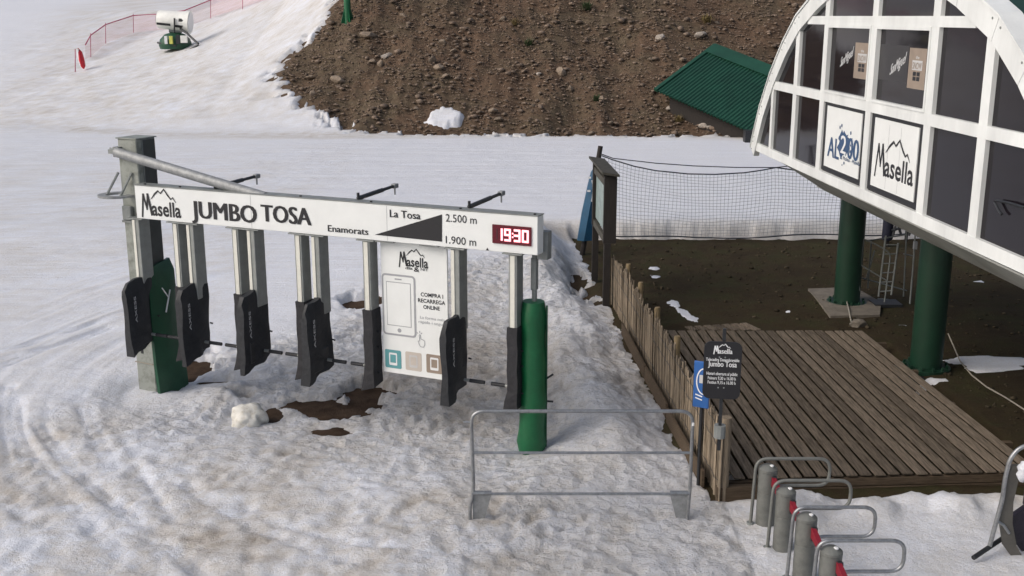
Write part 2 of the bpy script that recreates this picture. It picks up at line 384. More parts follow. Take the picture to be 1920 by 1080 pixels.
        for dx in ((0, .13) if k not in (0, 9) else (0,)):
            for a, b_ in zip(P[:-1], P[1:]):
                e = b_ - a; ee = e @ e; t = ((X - a[0] - dx) * e[0] + (Y - a[1]) * e[1]) / ee; tt = np.clip(t, 0, 1)
                dd = np.hypot(X - a[0] - dx - tt * e[0], Y - a[1] - tt * e[1]) + .015 * perlin(X * 4, Y * 4, 77)
                trk = np.maximum(trk, np.exp(-(dd / .045) ** 2))
    z -= trk * .040 * (.4 + np.clip(fbm(X * .9, Y * .9, 2, 78) + .5, 0, 1))
    z += .02 * np.clip(trk - .05, 0, .2)
    # dirt
    d = .15 - .16 * trk
    nn = fbm(X * .55, Y * .55, 4, 81); n2 = fbm(X * 2.4, Y * 2.4, 4, 82)
    d += rough * pit * .12
    d += rough * (.10 + .17 * nn + .11 * n2) * (1 - .85 * clean)
    d += .34 * np.exp(-((gw - 2.6) / 1.7) ** 2) * sstep(1.6, 3.0, gl) * (1 - .9 * clean) * sstep(-1.5, .5, gw + 0)
    d += rough * .35 * np.clip((.50 - cup), -.25, .4) * (1 - clean)
    d += lf * (.08 + .12 * nn + .14 * arcs + .06 * n2) * (1 - clean)
    d += .18 * np.exp(-((Y - 10.75) / .22) ** 2) * sstep(-.8, -.2, X) * (1 - sstep(2.0, 2.6, X)) * (.6 + n2)
    d += .08 * sstep(.35, .1, df) * (df > -.3) * (Y < 25.5) * (.6 + n2)
    d += .10 * (X > 2.2) * (Y < 11.5) * (1 + nn + n2)
    edge = np.exp(-((Y - 25.6) / .35) ** 2) * (X > .5); d += .40 * edge
    bank = far * sstep(-30, -22, X + .25 * (Y - 50)); d += bank * (.20 + .14 * nn + .20 * n2)
    d += .30 * np.exp(-((Y - np.interp(X, [-20, -14, 0, 12], [47.5, 45.2, 44.6, 43.6])) / .8) ** 2) * (X > -19) * (.8 + .7 * n2)
    d += .25 * np.exp(-((Y - 44.0) / .5) ** 2) * np.exp(-((X + 9) / 6) ** 2)
    return z, np.clip(d, 0, 1), rough * (1 - .7 * np.maximum(near, .7 * np.clip(lf, 0, 1) * sstep(-3.6, -5.2, X))), np.clip((1 - rough) * sstep(17, 22, Y) * sstep(50, 46, Y) * (X < 25), 0, 1)

def lines(*seg):
    out = []
    for a, b, st in seg: out += list(np.arange(a, b - 1e-6, st))
    return out
def grow(a, b, st, g=1.12):
    out = []; x = a
    while abs(x - a) < abs(b - a): out.append(x); x += math.copysign(st, b - a); st *= g
    return out + [b]
gx = sorted(set(round(v, 4) for v in grow(-34, -150, .5) + lines((-34, -8.6, .2), (-8.6, 7.0, .05), (7.0, 16, .25)) + grow(16, 150, .5)))
gy = sorted(set(round(v, 4) for v in grow(8.8, -40, .3) + lines((8.8, 20, .05), (20, 26.4, .08), (26.4, 62, .16), (62, 84, .4)) + grow(84, 260, .7)))
GX, GY = np.meshgrid(np.array(gx), np.array(gy))
SB = sbase(GX, GY); BARE = bare(GX, GY); DET, DIRT, ROUGH, ROAD = snow_detail(GX, GY)
# soil surface: sits under the snow, level in the yard
T0 = np.where(GY > 40, .22, .16)
yardm = np.clip(np.minimum(np.minimum(GX - Xf(GY) + .6, 26.4 - GY), GY - 10.9) / .5, 0, 1)
soil_n = .05 * fbm(GX * 1.3, GY * 1.3, 4, 91) + .02 * fbm(GX * 5, GY * 5, 3, 92)
hillm = sstep(-1.5, 0.5, np.where(GY > 40, polysd(GX, GY, HILLPOLY), -9))
soil_n = soil_n + hillm * (.30 * fbm(GX * .45, GY * .13, 3, 95) + .14 * fbm(GX * .7, GY * .7, 4, 93) + .06 * np.abs(fbm(GX * 2.1, GY * 2.1, 3, 94)))
GZ = (SB - T0) * (1 - yardm) + (0.0) * yardm + soil_n * (.35 + .65 * hillm)
GZ = np.where(yardm > .99, soil_n * .5, GZ)
deckm = np.clip(np.minimum(np.minimum(GX - 2.55, 6.1 - GX - .04 * (GY - 17.3)), np.minimum(GY - 11.55, 17.2 - GY)) / .25, 0, 1); GZ = GZ - .30 * deckm
TH_S = np.clip(-BARE * 1.1, -.4, T0) 
edge_soft = np.clip(TH_S / T0, 0, 1)
pond_drop = sstep(-.5, .1, BARE) * (GY < 24) * (1 - yardm)
SZ = GZ * 0 + np.where(TH_S > 0, np.minimum(GZ + TH_S * 1.0, 99), GZ + TH_S)
full = SB + DET
kk = np.sqrt(edge_soft)
SZ = np.where(TH_S > 0, GZ * (1 - kk) + full * kk + .02 * (kk < .999) * kk, GZ + TH_S)
# keep the snow above the soil where it is thick
SZ = np.where(TH_S >= T0 * .98, np.maximum(full, GZ + .02), SZ)
def groundz(x, y):      # height of what lies at x,y (snow or soil)
    i = min(max(np.searchsorted(gy, y), 1), len(gy) - 1); j = min(max(np.searchsorted(gx, x), 1), len(gx) - 1)
    return float(max(SZ[i, j], GZ[i, j]))
def soilz(x, y):
    i = min(max(np.searchsorted(gy, y), 1), len(gy) - 1); j = min(max(np.searchsorted(gx, x), 1), len(gx) - 1); return float(GZ[i, j])

def grid_mesh(name, X, Y, Z, keep, attrs, mtl):
    ny, nx = X.shape; idx = np.arange(ny * nx).reshape(ny, nx)
    q = np.stack([idx[:-1, :-1], idx[:-1, 1:], idx[1:, 1:], idx[1:, :-1]], -1).reshape(-1, 4)
    if keep is not None:
        k = keep.ravel()[q].any(1); q = q[k]
    used, inv = np.unique(q.ravel(), return_inverse=True); q = inv.reshape(-1, 4)
    v = np.stack([X.ravel(), Y.ravel(), Z.ravel()], -1)[used]
    me = bpy.data.meshes.new(name); me.vertices.add(len(v)); me.vertices.foreach_set('co', v.ravel().astype(np.float32))
    me.loops.add(q.size); me.loops.foreach_set('vertex_index', q.ravel().astype(np.int32))
    me.polygons.add(len(q)); me.polygons.foreach_set('loop_start', np.arange(0, q.size, 4, dtype=np.int32)); me.polygons.foreach_set('loop_total', np.full(len(q), 4, np.int32))
    me.update(calc_edges=True); me.polygons.foreach_set('use_smooth', np.ones(len(q), bool))
    for n, a in attrs.items():
        at = me.attributes.new(n, 'FLOAT', 'POINT'); at.data.foreach_set('value', a.ravel()[used].astype(np.float32))
    me.materials.append(mtl); o = bpy.data.objects.new(name, me); C.objects.link(o); o['kind'] = 'structure'; return o

# snow material
m, t, b = mk('old_snow'); N = t.nodes; L = t.links
def noise(vec, sc_, det=5, ro=.6):
    n = N.new('ShaderNodeTexNoise'); n.inputs['Scale'].default_value = sc_; n.inputs['Detail'].default_value = det; n.inputs['Roughness'].default_value = ro; L.new(vec, n.inputs['Vector']); return n.outputs['Fac']
def math_(op, a, b_=None):
    n = N.new('ShaderNodeMath'); n.operation = op
    for i, x in enumerate((a, b_)):
        if x is None: continue
        if isinstance(x, (int, float)): n.inputs[i].default_value = x
        else: L.new(x, n.inputs[i])
    return n.outputs[0]
def ramp(fac, stops):
    r = N.new('ShaderNodeValToRGB'); e = r.color_ramp.elements
    while len(e) < len(stops): e.new(.5)
    for k, (p, c) in enumerate(stops): e[k].position = p; e[k].color = (*c, 1)
    L.new(fac, r.inputs[0]); return r.outputs[0]
def attr(n):
    a = N.new('ShaderNodeAttribute'); a.attribute_name = n; return a.outputs['Fac']
def mixc(f, a, b_):
    x = N.new('ShaderNodeMix'); x.data_type = 'RGBA'
    if isinstance(f, (int, float)): x.inputs[0].default_value = f
    else: L.new(f, x.inputs[0])
    for i, c in ((6, a), (7, b_)):
        if isinstance(c, tuple): x.inputs[i].default_value = (*c, 1)
        else: L.new(c, x.inputs[i])
    return x.outputs[2]
tc = N.new('ShaderNodeTexCoord'); V = tc.outputs['Object']
d = attr('dirt')
d1 = math_('ADD', d, math_('MULTIPLY', math_('SUBTRACT', noise(V, 11, 8, .8), .5), .5))
d1 = math_('ADD', d1, math_('MULTIPLY', math_('SUBTRACT', noise(V, 38, 6, .8), .5), .8))
mpr = N.new('ShaderNodeMapping'); mpr.inputs['Scale'].default_value = (.25, 5.5, 1); mpr.inputs['Rotation'].default_value = (0, 0, .05); L.new(V, mpr.inputs['Vector'])
cord = math_('MULTIPLY', math_('SUBTRACT', noise(mpr.outputs[0], 1.6, 6, .7), .5), attr('road'))
d1 = math_('ADD', d1, math_('MULTIPLY', cord, .45))
col = ramp(d1, [(.05, (.70, .725, .79)), (.40, (.60, .588, .582)), (.72, (.45, .41, .365)), (1.0, (.25, .21, .175))])
spk = ramp(noise(V, 70, 3, .8), [(.66, (0, 0, 0)), (.73, (1, 1, 1))])
col = mixc(math_('MULTIPLY', math_('MULTIPLY', spk, .6), ramp(d, [(.25, (0, 0, 0)), (.7, (1, 1, 1))])), col, (.09, .07, .055))
L.new(col, b.inputs['Base Color']); b.inputs['Roughness'].default_value = .6; b.inputs['Specular IOR Level'].default_value = .35
rg = attr('rough')
bh = math_('ADD', math_('MULTIPLY', noise(V, 22, 6, .7), 1.), math_('MULTIPLY', noise(V, 90, 4, .7), .4))
vo = N.new('ShaderNodeTexVoronoi'); vo.feature = 'F1'; vo.inputs['Scale'].default_value = 7.5; vo.inputs['Randomness'].default_value = 1.0
wv = N.new('ShaderNodeMix'); wv.data_type = 'VECTOR'; wv.inputs[0].default_value = .12; nv = N.new('ShaderNodeTexNoise'); nv.inputs['Scale'].default_value = 5; nv.inputs['Detail'].default_value = 4; L.new(V, nv.inputs['Vector']); L.new(V, wv.inputs[4]); L.new(nv.outputs['Color'], wv.inputs[5]); L.new(wv.outputs[1], vo.inputs['Vector'])
bh = math_('ADD', math_('ADD', bh, math_('MULTIPLY', cord, 2.2)), math_('MULTIPLY', math_('MULTIPLY', vo.outputs['Distance'], rg), 1.3))
bp = N.new('ShaderNodeBump'); bp.inputs['Distance'].default_value = .06
L.new(math_('ADD', math_('MULTIPLY', rg, .6), .4), bp.inputs['Strength']); L.new(bh, bp.inputs['Height']); L.new(bp.outputs[0], b.inputs['Normal'])
M['snow'] = m
# soil material
m, t, b = mk('wet_soil'); N = t.nodes; L = t.links
tc = N.new('ShaderNodeTexCoord'); V = tc.outputs['Object']
yard = ramp(noise(V, 1.1, 7, .75), [(.3, (.020, .015, .009)), (.48, (.036, .027, .015)), (.60, (.033, .034, .014)), (.75, (.07, .053, .032))])
fine = noise(V, 30, 6, .75)
yard = mixc(math_('MULTIPLY', fine, .5), yard, (.052, .04, .026))
hl = ramp(noise(V, .28, 7, .75), [(.28, (.080, .054, .038)), (.44, (.135, .090, .062)), (.58, (.112, .088, .060)), (.72, (.185, .134, .098))])
hl = mixc(math_('MULTIPLY', ramp(noise(V, 3.2, 8, .8), [(.42, (0, 0, 0)), (.62, (1, 1, 1))]), .6), hl, (.05, .034, .024))
hl = mixc(math_('MULTIPLY', ramp(noise(V, 7., 5, .8), [(.58, (0, 0, 0)), (.72, (1, 1, 1))]), .55), hl, (.24, .19, .145))
mud = ramp(noise(V, 3, 5, .6), [(.35, (.035, .022, .014)), (.65, (.075, .05, .034))])
c1 = mixc(attr('hill'), mixc(attr('yard'), mud, yard), hl)
L.new(c1, b.inputs['Base Color']); b.inputs['Roughness'].default_value = .85; b.inputs['Specular IOR Level'].default_value = .08
bp = N.new('ShaderNodeBump'); bp.inputs['Distance'].default_value = .08; bp.inputs['Strength'].default_value = .7
L.new(math_('ADD', noise(V, 4, 8, .75), math_('MULTIPLY', noise(V, 24, 5, .7), .35)), bp.inputs['Height']); L.new(bp.outputs[0], b.inputs['Normal'])
M['soil'] = m
grid_mesh('ground', GX[::2, ::2], GY[::2, ::2], np.where((TH_S > .1) & (GZ > SZ - .03), SZ - .06, GZ)[::2, ::2], None, {'hill': hillm[::2, ::2], 'yard': yardm[::2, ::2]}, M['soil'])
grid_mesh('snow_field', GX, GY, SZ, TH_S > -.12, {'dirt': DIRT, 'rough': ROUGH, 'road': ROAD}, M['snow'])

# ------------------------------------------------------------------ lettering
def text_mesh(body, bold=0.):
    if bold > .024:
        a, f = text_mesh(body, .0); d_ = bold * .8; V_ = []; F_ = []
        for k, dx in enumerate((-d_, -d_ / 3, d_ / 3, d_)): F_ += [tuple(i + len(a) * k for i in q) for q in f]; V_.append(a + (dx, 0, .0006 * k))
        return np.concatenate(V_), F_
    cu = bpy.data.curves.new('t', 'FONT'); cu.body = body; cu.size = 1; cu.offset = bold; cu.resolution_u = 3; cu.fill_mode = 'FRONT'
    o = bpy.data.objects.new('t', cu); C.objects.link(o); bpy.context.view_layer.update()
    me = bpy.data.meshes.new_from_object(o.evaluated_get(bpy.context.evaluated_depsgraph_get()))
    bpy.data.objects.remove(o); bpy.data.curves.remove(cu)
    co_ = np.array([v.co[:] for v in me.vertices]); fs = [tuple(p.vertices) for p in me.polygons]; bpy.data.meshes.remove(me); return co_, fs
def lettering(body, pl, u0, u1, z0, cap, mtl, parent, w=.004, bold=0., shear=0., name='lettering', rot=0, mb=None):
    """text fitted between u0 and u1 on plane pl, baseline z0, cap height cap (metres)"""
    v, fs = text_mesh(body, bold); x0, x1 = v[:, 0].min(), v[:, 0].max(); W = abs(u1 - u0); ch = .73
    pts = []
    for p in v:
        a = (p[0] - x0) / (x1 - x0) * W; bb = p[1] / ch * cap; a += shear * bb
        if rot == 90: pts.append(pl.at(u0 - bb, z0 + a, w))
        else: pts.append(pl.at(u0 + a if u1 > u0 else u0 - a, z0 + bb, w + p[2]))
    if mb is not None: mb.add(pts, fs); return mb
    return MB().add(pts, fs).build(name, mtl, parent, fix=False)
def stroke(mb, pl, pts, wid, w=.004):
    n = len(pts); ww = wid if hasattr(wid, '__len__') else [wid] * n
    L_, R_ = [], []
    for i in range(n):
        a = np.array(pts[max(i - 1, 0)]); c = np.array(pts[min(i + 1, n - 1)]); d_ = nrm(c - a); q = np.array((-d_[1], d_[0])) * ww[i] / 2
        p = np.array(pts[i]); L_.append(p + q); R_.append(p - q)
    for i in range(n - 1):
        mb.quad(*[pl.at(x[0], x[1], w) for x in (R_[i], R_[i + 1], L_[i + 1], L_[i])])
def masella(pl, u0, z0, W, mtl, parent, w=.004, mw=1.0, name='logo', H=1.0):
    mb = MB(); T = lambda x, y: (u0 + x * W, z0 + y * W * H)
    stroke(mb, pl, [T(.015, -.06), T(.075, .42)], [.04 * W * mw, .045 * W * mw], w)
    stroke(mb, pl, [T(.07, .42), T(.155, .10)], [.05 * W * mw, .035 * W * mw], w + .0005)
    stroke(mb, pl, [T(.148, .10), T(.188, .43)], [.035 * W * mw, .045 * W * mw], w + .001)
    stroke(mb, pl, [T(.182, .43), T(.275, -.01)], [.05 * W * mw, .065 * W * mw], w + .0015)
    stroke(mb, pl, [T(.27, .32), T(.37, .43), T(.46, .50), T(.52, .45), T(.61, .54), T(.70, .42), T(.77, .35), T(.82, .385), T(.89, .29)], [.012 * W * mw, .035 * W * mw, .035 * W * mw, .03 * W * mw, .035 * W * mw, .035 * W * mw, .03 * W * mw, .03 * W * mw, .01 * W * mw], w + .002)
    lettering('asella', pl, u0 + .27 * W, u0 + W, z0, .30 * W * H, None, None, w, bold=.022 * mw, mb=mb)
    return mb.build(name, mtl, parent, fix=False)

# ================================================================== TICKET GATE
G = Plane(GATE0, GD)
GB = math.dist(GATE0, GATE1)          # sign length
gax = np.array((G.U, G.N, (0, 0, 1)))
def gbox(mb, u0, u1, w0, w1, z0, z1, b=0):
    c = G.at((u0 + u1) / 2, (z0 + z1) / 2, (w0 + w1) / 2); h = ((u1 - u0) / 2, (w1 - w0) / 2, (z1 - z0) / 2)
    return mb.bbox(c, h, gax, b) if b else mb.box(c, h, gax)
PU, PW = -.23, -.36
gz = groundz(*G.at(PU, 0, PW)[:2])
gate = thing('gate_portal', G.at(PU, gz - .3, PW), 'white overhead lift sign on a grey steel column with a red digital clock', 'lift gate')
pm = MB(); gbox(pm, PU - .17, PU + .17, PW - .19, PW + .19, -.5, 3.54, .012)
post = pm.build('column', M['postgrey'], gate)
mb = MB(); gbox(mb, PU - .185, PU + .185, PW - .205, PW + .205, 3.54, 3.555); mb.build('column_cap', M['postgrey'], post)
mb = MB(); gbox(mb, PU - .06, PU - .02, PW + .19, PW + .2, .42, .62); mb.build('slot', M['darkmetal'], post)
mb = MB(); gbox(mb, PU + .171, PU + .176, PW - .17, PW + .07, -.3, 3.52); mb.build('side_panel', M['darkpanel'], post)
mb = MB(); gbox(mb, PU + .171, PU + .181, PW + .075, PW + .09, -.3, 3.52); mb.build('seam_strip', M['galv2'], post)
# sign box
SZ0, SZ1 = 2.47, 2.93
mb = MB(); gbox(mb, 0, GB, -.18, 0, SZ0, SZ1, .006); sign = mb.build('sign_box', M['white'], gate)
mb = MB(); gbox(mb, -.004, GB + .004, -.19, .004, SZ1 + .002, SZ1 + .014); mb.build('top_trim', M['galv2'], sign)
for px_ in (471, 725):
    u, _ = G.px(px_, 400); mb = MB(); gbox(mb, u - .002, u + .002, .0005, .002, SZ0 + .01, SZ1 - .01); mb.build('panel_joint', M['print_grey'], sign)
for px_ in (270, 335, 450, 560, 692, 860, 1000):
    for pz in (SZ1 + .018,):
        u, _ = G.px(px_, 380); mb = MB(); gbox(mb, u - .012, u + .012, -.06, -.036, pz - .004, pz + .012); mb.build('screw', M['darkmetal'], sign)
def gtext(body, pl_, pr_, cap, **k):
    u0, z0 = G.px(*pl_); u1, z1 = G.px(*pr_); return lettering(body, G, u0, u1, (z0 + z1) / 2, cap, M['blackpaint'], sign, **k)
gtext('JUMBO', (360, 409), (483, 417), .245, bold=.052)
gtext('TOSA', (490, 415), (585, 422), .235, bold=.056)
gtext('Enamorats', (615, 434), (691, 440), .088, bold=.03)
gtext('La Tosa', (731, 407), (789, 411), .098, bold=.03)
gtext('2.500 m', (836, 416), (894, 419), .098, bold=.004)
gtext('1.900 m', (836, 457), (893, 460), .098, bold=.004)
u0, z0 = G.px(266, 400); u1, _ = G.px(340, 404); masella(G, u0, z0 - .01, u1 - u0, M['blackpaint'], sign, mw=1.0, H=1.0)
tri = [G.px(703, 440), G.px(829, 453), G.px(829, 402)]; mb = MB(); mb.quad(*[G.at(u, z, .004) for u, z in tri]); mb.build('slope_wedge', M['blackpaint'], sign, fix=False)
u, z = G.px(914, 467); mb = MB(); mb.quad(G.at(u - .02, z - .015, .004), G.at(u + .02, z - .015, .004), G.at(u, z + .02, .004)); mb.build('arrow_mark', M['blackpaint'], sign, fix=False)
# clock
ua, za = G.px(924, 455); ub, zb = G.px(997, 426); zb = (zb + G.px(924, 420)[1]) / 2
mb = MB(); gbox(mb, ua, ub, .001, .02, za, zb, .004); clock = mb.build('clock', M['ledface'], gate)
def seg(mb, u, z, w_, h, s, th):
    S_ = dict(a=((0, h), (w_, h)), b=((w_, h), (w_, h / 2)), c=((w_, h / 2), (w_, 0)), d=((0, 0), (w_, 0)), e=((0, h / 2), (0, 0)), f=((0, h), (0, h / 2)), g=((0, h / 2), (w_, h / 2)))
    for k in s:
        p, q = S_[k]; p = np.array(p) + (u, z); q = np.array(q) + (u, z); e = nrm(q - p); stroke(mb, G, [p - e * th * .38, q + e * th * .38], th, .024)
DG = {'1': 'bc', '9': 'abcdfg', '3': 'abcdg', '0': 'abcdef', '8': 'abcdefg'}
wd = ub - ua; dh = (zb - za) * .56; dz = za + (zb - za) * .22
for k, ch in enumerate('1930'):
    uu = ua + wd * (.13 + .21 * k + (.035 if k > 1 else 0)); mb = MB(); seg(mb, uu, dz, wd * .125, dh, DG[ch], wd * .052); mb.build('digit', M['led'], clock, fix=False)
mb = MB(); uu = ua + wd * .13
stroke(mb, G, [(uu, dz), (uu, dz + dh)], wd * .035, .0215); mb.build('unlit_segment', M['ledoff'], clock, fix=False)
for zz in (.33, .67):
    mb = MB(); uu = ua + wd * .535; gbox(mb, uu - wd * .018, uu + wd * .018, .02, .024, dz + dh * zz - wd * .018, dz + dh * zz + wd * .018); mb.build('colon_dot', M['led'], clock)
# diagonal brace from column head to sign
bu, bz = G.px(497, 359, -.1)
A_ = G.at(PU - .14, 3.36, PW + .26); B_ = G.at(bu, SZ1 - .04, -.1)
br = MB().tube([A_, B_], .07, 12).build('brace', M['galv'], gate, smooth=True)
mb = MB(); mb.box(G.at(PU - .14, 3.36, PW + .22), (.05, .05, .07), gax); mb.box(G.at(PU - .24, 3.36, PW + .22), (.05, .035, .03), gax); mb.tube([G.at(PU - .05, 3.4, PW + .2), A_], .016, 6); mb.tube([G.at(PU - .3, 3.4, PW + .2), A_], .014, 6); mb.build('brace_bracket', M['galv2'], gate)
# ring plate with struts round the column
mb = MB(); ru_, rz_ = G.px(219, 366, PW + .26); rc = G.at(ru_, rz_, PW + .26); n = 20; vs = []
for z_ in (-.015, .015):
    for r_ in (.15, .26):
        for k in range(n):
            a_ = 2 * math.pi * k / n; vs.append(rc + gax[0] * r_ * math.cos(a_) + gax[1] * r_ * math.sin(a_) + np.array((0, 0, z_)))
fs = []
for k in range(n):
    k2 = (k + 1) % n; fs += [(k, k2, n + k2, n + k), (2 * n + k, 3 * n + k, 3 * n + k2, 2 * n + k2), (n + k, n + k2, 3 * n + k2, 3 * n + k), (k, 2 * n + k, 2 * n + k2, k2)]
ring = mb.add(vs, fs).build('ring_plate', M['galv'], gate)
for q0, q1 in (((201, 364), (222, 323)), ((225, 369), (247, 324))):
    a_ = G.px(*q0, PW + .34); b_ = G.px(*q1, PW + .2); MB().tube([G.at(a_[0], a_[1], PW + .34), G.at(b_[0], b_[1], PW + .2)], .018, 6).build('strut', M['galv2'], gate)
mb = MB(); gbox(mb, PU - .14, PU + .02, PW + .19, PW + .25, 2.40, 2.60, .01); gbox(mb, PU - .17, PU + .08, PW + .19, PW + .23, 2.36, 2.39); mb.build('clamp', M['galv2'], gate)
# booms over the sign
for pa, pb in (((404, 357), (487, 341)), ((672, 378), (740, 358)), ((880, 394), (941, 370))):
    ua_, _ = G.px(*pa, -.15); s_ = G.at(ua_, SZ1 + .03, -.15); r_ = ray(*pb); en = G.at(ua_ + .03, SZ1 + .07, -1.02)
    mid = s_ * .35 + en * .65; mb = MB(); mb.tube([s_, mid], .030, 8); mb.tube([mid, en], .022, 8); mb.tube([s_ - (0, 0, .02), s_ + (0, 0, .07)], .02, 6); bo = mb.build('boom', M['darkmetal'], gate)
    mb = MB(); mb.bbox(en + G.N * .0 + np.array((0, 0, .0)), (.035, .05, .03), gax, .008); mb.tube([en, en + np.array((.0, 0, -.12))], .012, 6); mb.build('boom_lamp', M['galv'], bo)
# right hand support pipe
RU = GB - .15; mb = MB(); rb = G.at(RU, 0, -.27); mb.tube([rb + (0, 0, 0.02), rb + (0, 0, 2.45)], .032, 12); sp = mb.build('support_pipe', M['galv2'], gate, smooth=True)
mb = MB(); gbox(mb, RU + .06, RU + .20, -.32, -.19, 2.38, 2.72, .006); gbox(mb, RU - .035, RU + .035, -.31, -.23, 1.98, 2.38, .006); mb.build('pipe_bracket', M['galv2'], gate)
# LED-less small fittings under sign end
# terminals
ARMZ = .78
Apx = [337, 448, 565, 692, 965]; Bpx = [264, 365, 478, 598, 858]
def sign_u(x): return G.px(x + 2, 408 + (x - 253) * 72 / 755 + 40, -.1)[0]
def terminal_a(u, label):
    r = thing('gate_reader', G.at(u, .5, -.1), label, 'ticket reader', 'slim readers hanging under the lift sign')
    mb = MB(); gbox(mb, u - .055, u + .055, -.2, -.01, 1.4, SZ0 - .02, .006); mb.build('profile', M['alu'], r)
    mb = MB(); gbox(mb, u - .03, u + .03, -.008, .0, 1.5, SZ0 - .03, .002); mb.build('light_strip', M['strip'], r)
    mb = MB(); gbox(mb, u - .13, u + .13, -.17, .02, SZ0 - .02, SZ0 - .004, .003); mb.build('bracket', M['galv2'], r)
    mb = MB(); ns = 9; ring_ = []
    for k in range(ns):
        z_ = .46 + (1.55 - .46) * k / (ns - 1); fl = max(0, 1 - k / 2.0) * .05; wob = .006 * math.sin(k * 2.1 + u * 7); ring_.append([G.at(u + a, z_ + dz_ * (k == 0), b_) for a, b_, dz_ in ((-.068 - fl + wob, .012 + fl * .6, 0), (.068 + wob, .012, .05), (.068 + wob, -.215, .08), (-.068 + wob, -.215, .03))])
    vs = [p for q in ring_ for p in q]; fs = [(4 * i + k, 4 * i + (k + 1) % 4, 4 * i + 4 + (k + 1) % 4, 4 * i + 4 + k) for i in range(ns - 1) for k in range(4)] + [(0, 3, 2, 1), (4 * ns - 4, 4 * ns - 3, 4 * ns - 2, 4 * ns - 1)]
    mb.add(vs, fs).build('sleeve', M['sleeve'], r)
    MB().tube([G.at(u - .07, ARMZ, -.06), G.at(u - .17, ARMZ, -.06)], .022, 8).build('arm_hub', M['alu'], r)
    MB().tube([G.at(u - .12, ARMZ, -.06), G.at(u - .31, ARMZ, -.06)], .026, 8).build('arm', M['black'], r)
    for z_ in (.7, 1.05, 1.25): MB().tube([G.at(u + .068, z_, -.1), G.at(u + .1, z_ - .01, -.1)], .012, 5).build('buckle', M['darkmetal'], r)
def terminal_b(u, label, seed):
    rnd = random.Random(seed)
    r = thing('gate_terminal', G.at(u, .6, -.1), label, 'ticket gate', 'hooded gate terminals hanging under the lift sign')
    mb = MB(); gbox(mb, u - .06, u + .06, -.22, .0, 1.4, SZ0 - .02, .006); mb.build('profile', M['alu'], r)
    mb = MB(); gbox(mb, u - .052, u - .004, .002, .010, 1.5, SZ0 - .03, .002); mb.build('light_strip', M['strip'], r)
    mb = MB(); gbox(mb, u - .14, u + .14, -.17, .02, SZ0 - .02, SZ0 - .004, .003); mb.build('bracket', M['galv2'], r)
    # fabric hood: a box along the lane, sagging top, slanted hem, slightly rumpled
    mb = MB(); nw, nz_ = 9, 12; w0, w1 = -.22, .33; hw = .056
    def P(side, i, k):
        tw = i / (nw - 1); w_ = w0 + (w1 - w0) * tw
        zt = 1.66 - .07 * tw - .10 * max(0, (tw - .86) / .14) ** 1.5 + .010 * math.sin(tw * 11 + seed); zbm = (.68 + .015 * math.sin(seed * 3)) - .15 * tw + .014 * math.sin(tw * 8 + seed)
        tz = k / (nz_ - 1); z_ = zbm + (zt - zbm) * tz
        bul = (.014 * math.sin(tw * 5 + tz * 4 + seed * 1.7 + side) + .007 * math.sin(tw * 13 - tz * 9 + seed)) * (1 if tz > .1 else 2) + rnd.uniform(-.002, .002)
        taper = 1 - .45 * max(0, (tz - .9) / .1); edge = .92 if i in (0, nw - 1) else 1
        return G.at(u + side * (hw * taper * edge) + bul, z_, w_)
    idx = {}; vs = []
    for s_ in (-1, 1):
        for i in range(nw):
            for k in range(nz_): idx[s_, i, k] = len(vs); vs.append(P(s_, i, k))
    fs = []
    for i in range(nw - 1):
        for k in range(nz_ - 1):
            fs.append((idx[1, i, k], idx[1, i + 1, k], idx[1, i + 1, k + 1], idx[1, i, k + 1])); fs.append((idx[-1, i, k], idx[-1, i, k + 1], idx[-1, i + 1, k + 1], idx[-1, i + 1, k]))
        fs.append((idx[-1, i, nz_ - 1], idx[1, i, nz_ - 1], idx[1, i + 1, nz_ - 1], idx[-1, i + 1, nz_ - 1]))
    for k in range(nz_ - 1):
        for i in (0, nw - 1): fs.append((idx[-1, i, k], idx[1, i, k], idx[1, i, k + 1], idx[-1, i, k + 1]))
    hood = mb.add(vs, fs).build('fabric_hood', M['black'], r, smooth=True)
    mb = MB(); gbox(mb, u - .05, u + .05, -.2, .2, .66, .95, .01); mb.build('reader_body', M['darkmetal'], r)
    # brand lettering printed up the side of the hood
    pl = Plane(G.at(u + hw + .014, 0, .0)[:2], -G.N[:2], 1)
    if pl.N @ G.U < 0: pl.N = -pl.N
    lettering('AXESS', pl, -.215, -.1, 1.08, .034, M['print_white'], hood, w=.012, bold=.02, rot=90) if False else None
    v, f_ = text_mesh('AXESS', .014); x0, x1 = v[:, 0].min(), v[:, 0].max()
    MB().add([G.at(u + hw + .026, 1.02 + (p[0] - x0) / (x1 - x0) * .38, .20 + p[1] / .73 * .04) for p in v], f_).build('lettering', M['print_pale'], hood, fix=False)
    MB().tube([G.at(u + .08, ARMZ, -.06), G.at(u + .18, ARMZ, -.06)], .022, 8).build('arm_hub', M['alu'], r)
    MB().tube([G.at(u + .16, ARMZ, -.06), G.at(u + .36, ARMZ, -.06)], .026, 8).build('arm', M['black'], r)
    for z_ in (.72, 1.02): MB().tube([G.at(u + .07, z_, -.2), G.at(u + .11, z_ - .01, -.21)], .012, 5).build('buckle', M['darkmetal'], r)
la = ['slim grey reader with black sleeve, first along from the steel column', 'slim grey reader with black sleeve, second along from the steel column', 'slim grey reader with black sleeve, third along from the steel column', 'slim grey reader with black sleeve beside the white phone poster', 'slim grey reader with black sleeve next to the round green padded post']
lb = ['black hooded gate terminal hanging in front of the grey steel column', 'black hooded gate terminal, first along from the one before the column', 'black hooded gate terminal, second along from the one before the column', 'black hooded gate terminal, third along from the one before the column', 'black hooded gate terminal overlapping the edge of the white phone poster']
for x, l in zip(Apx, la): terminal_a(sign_u(x), l)
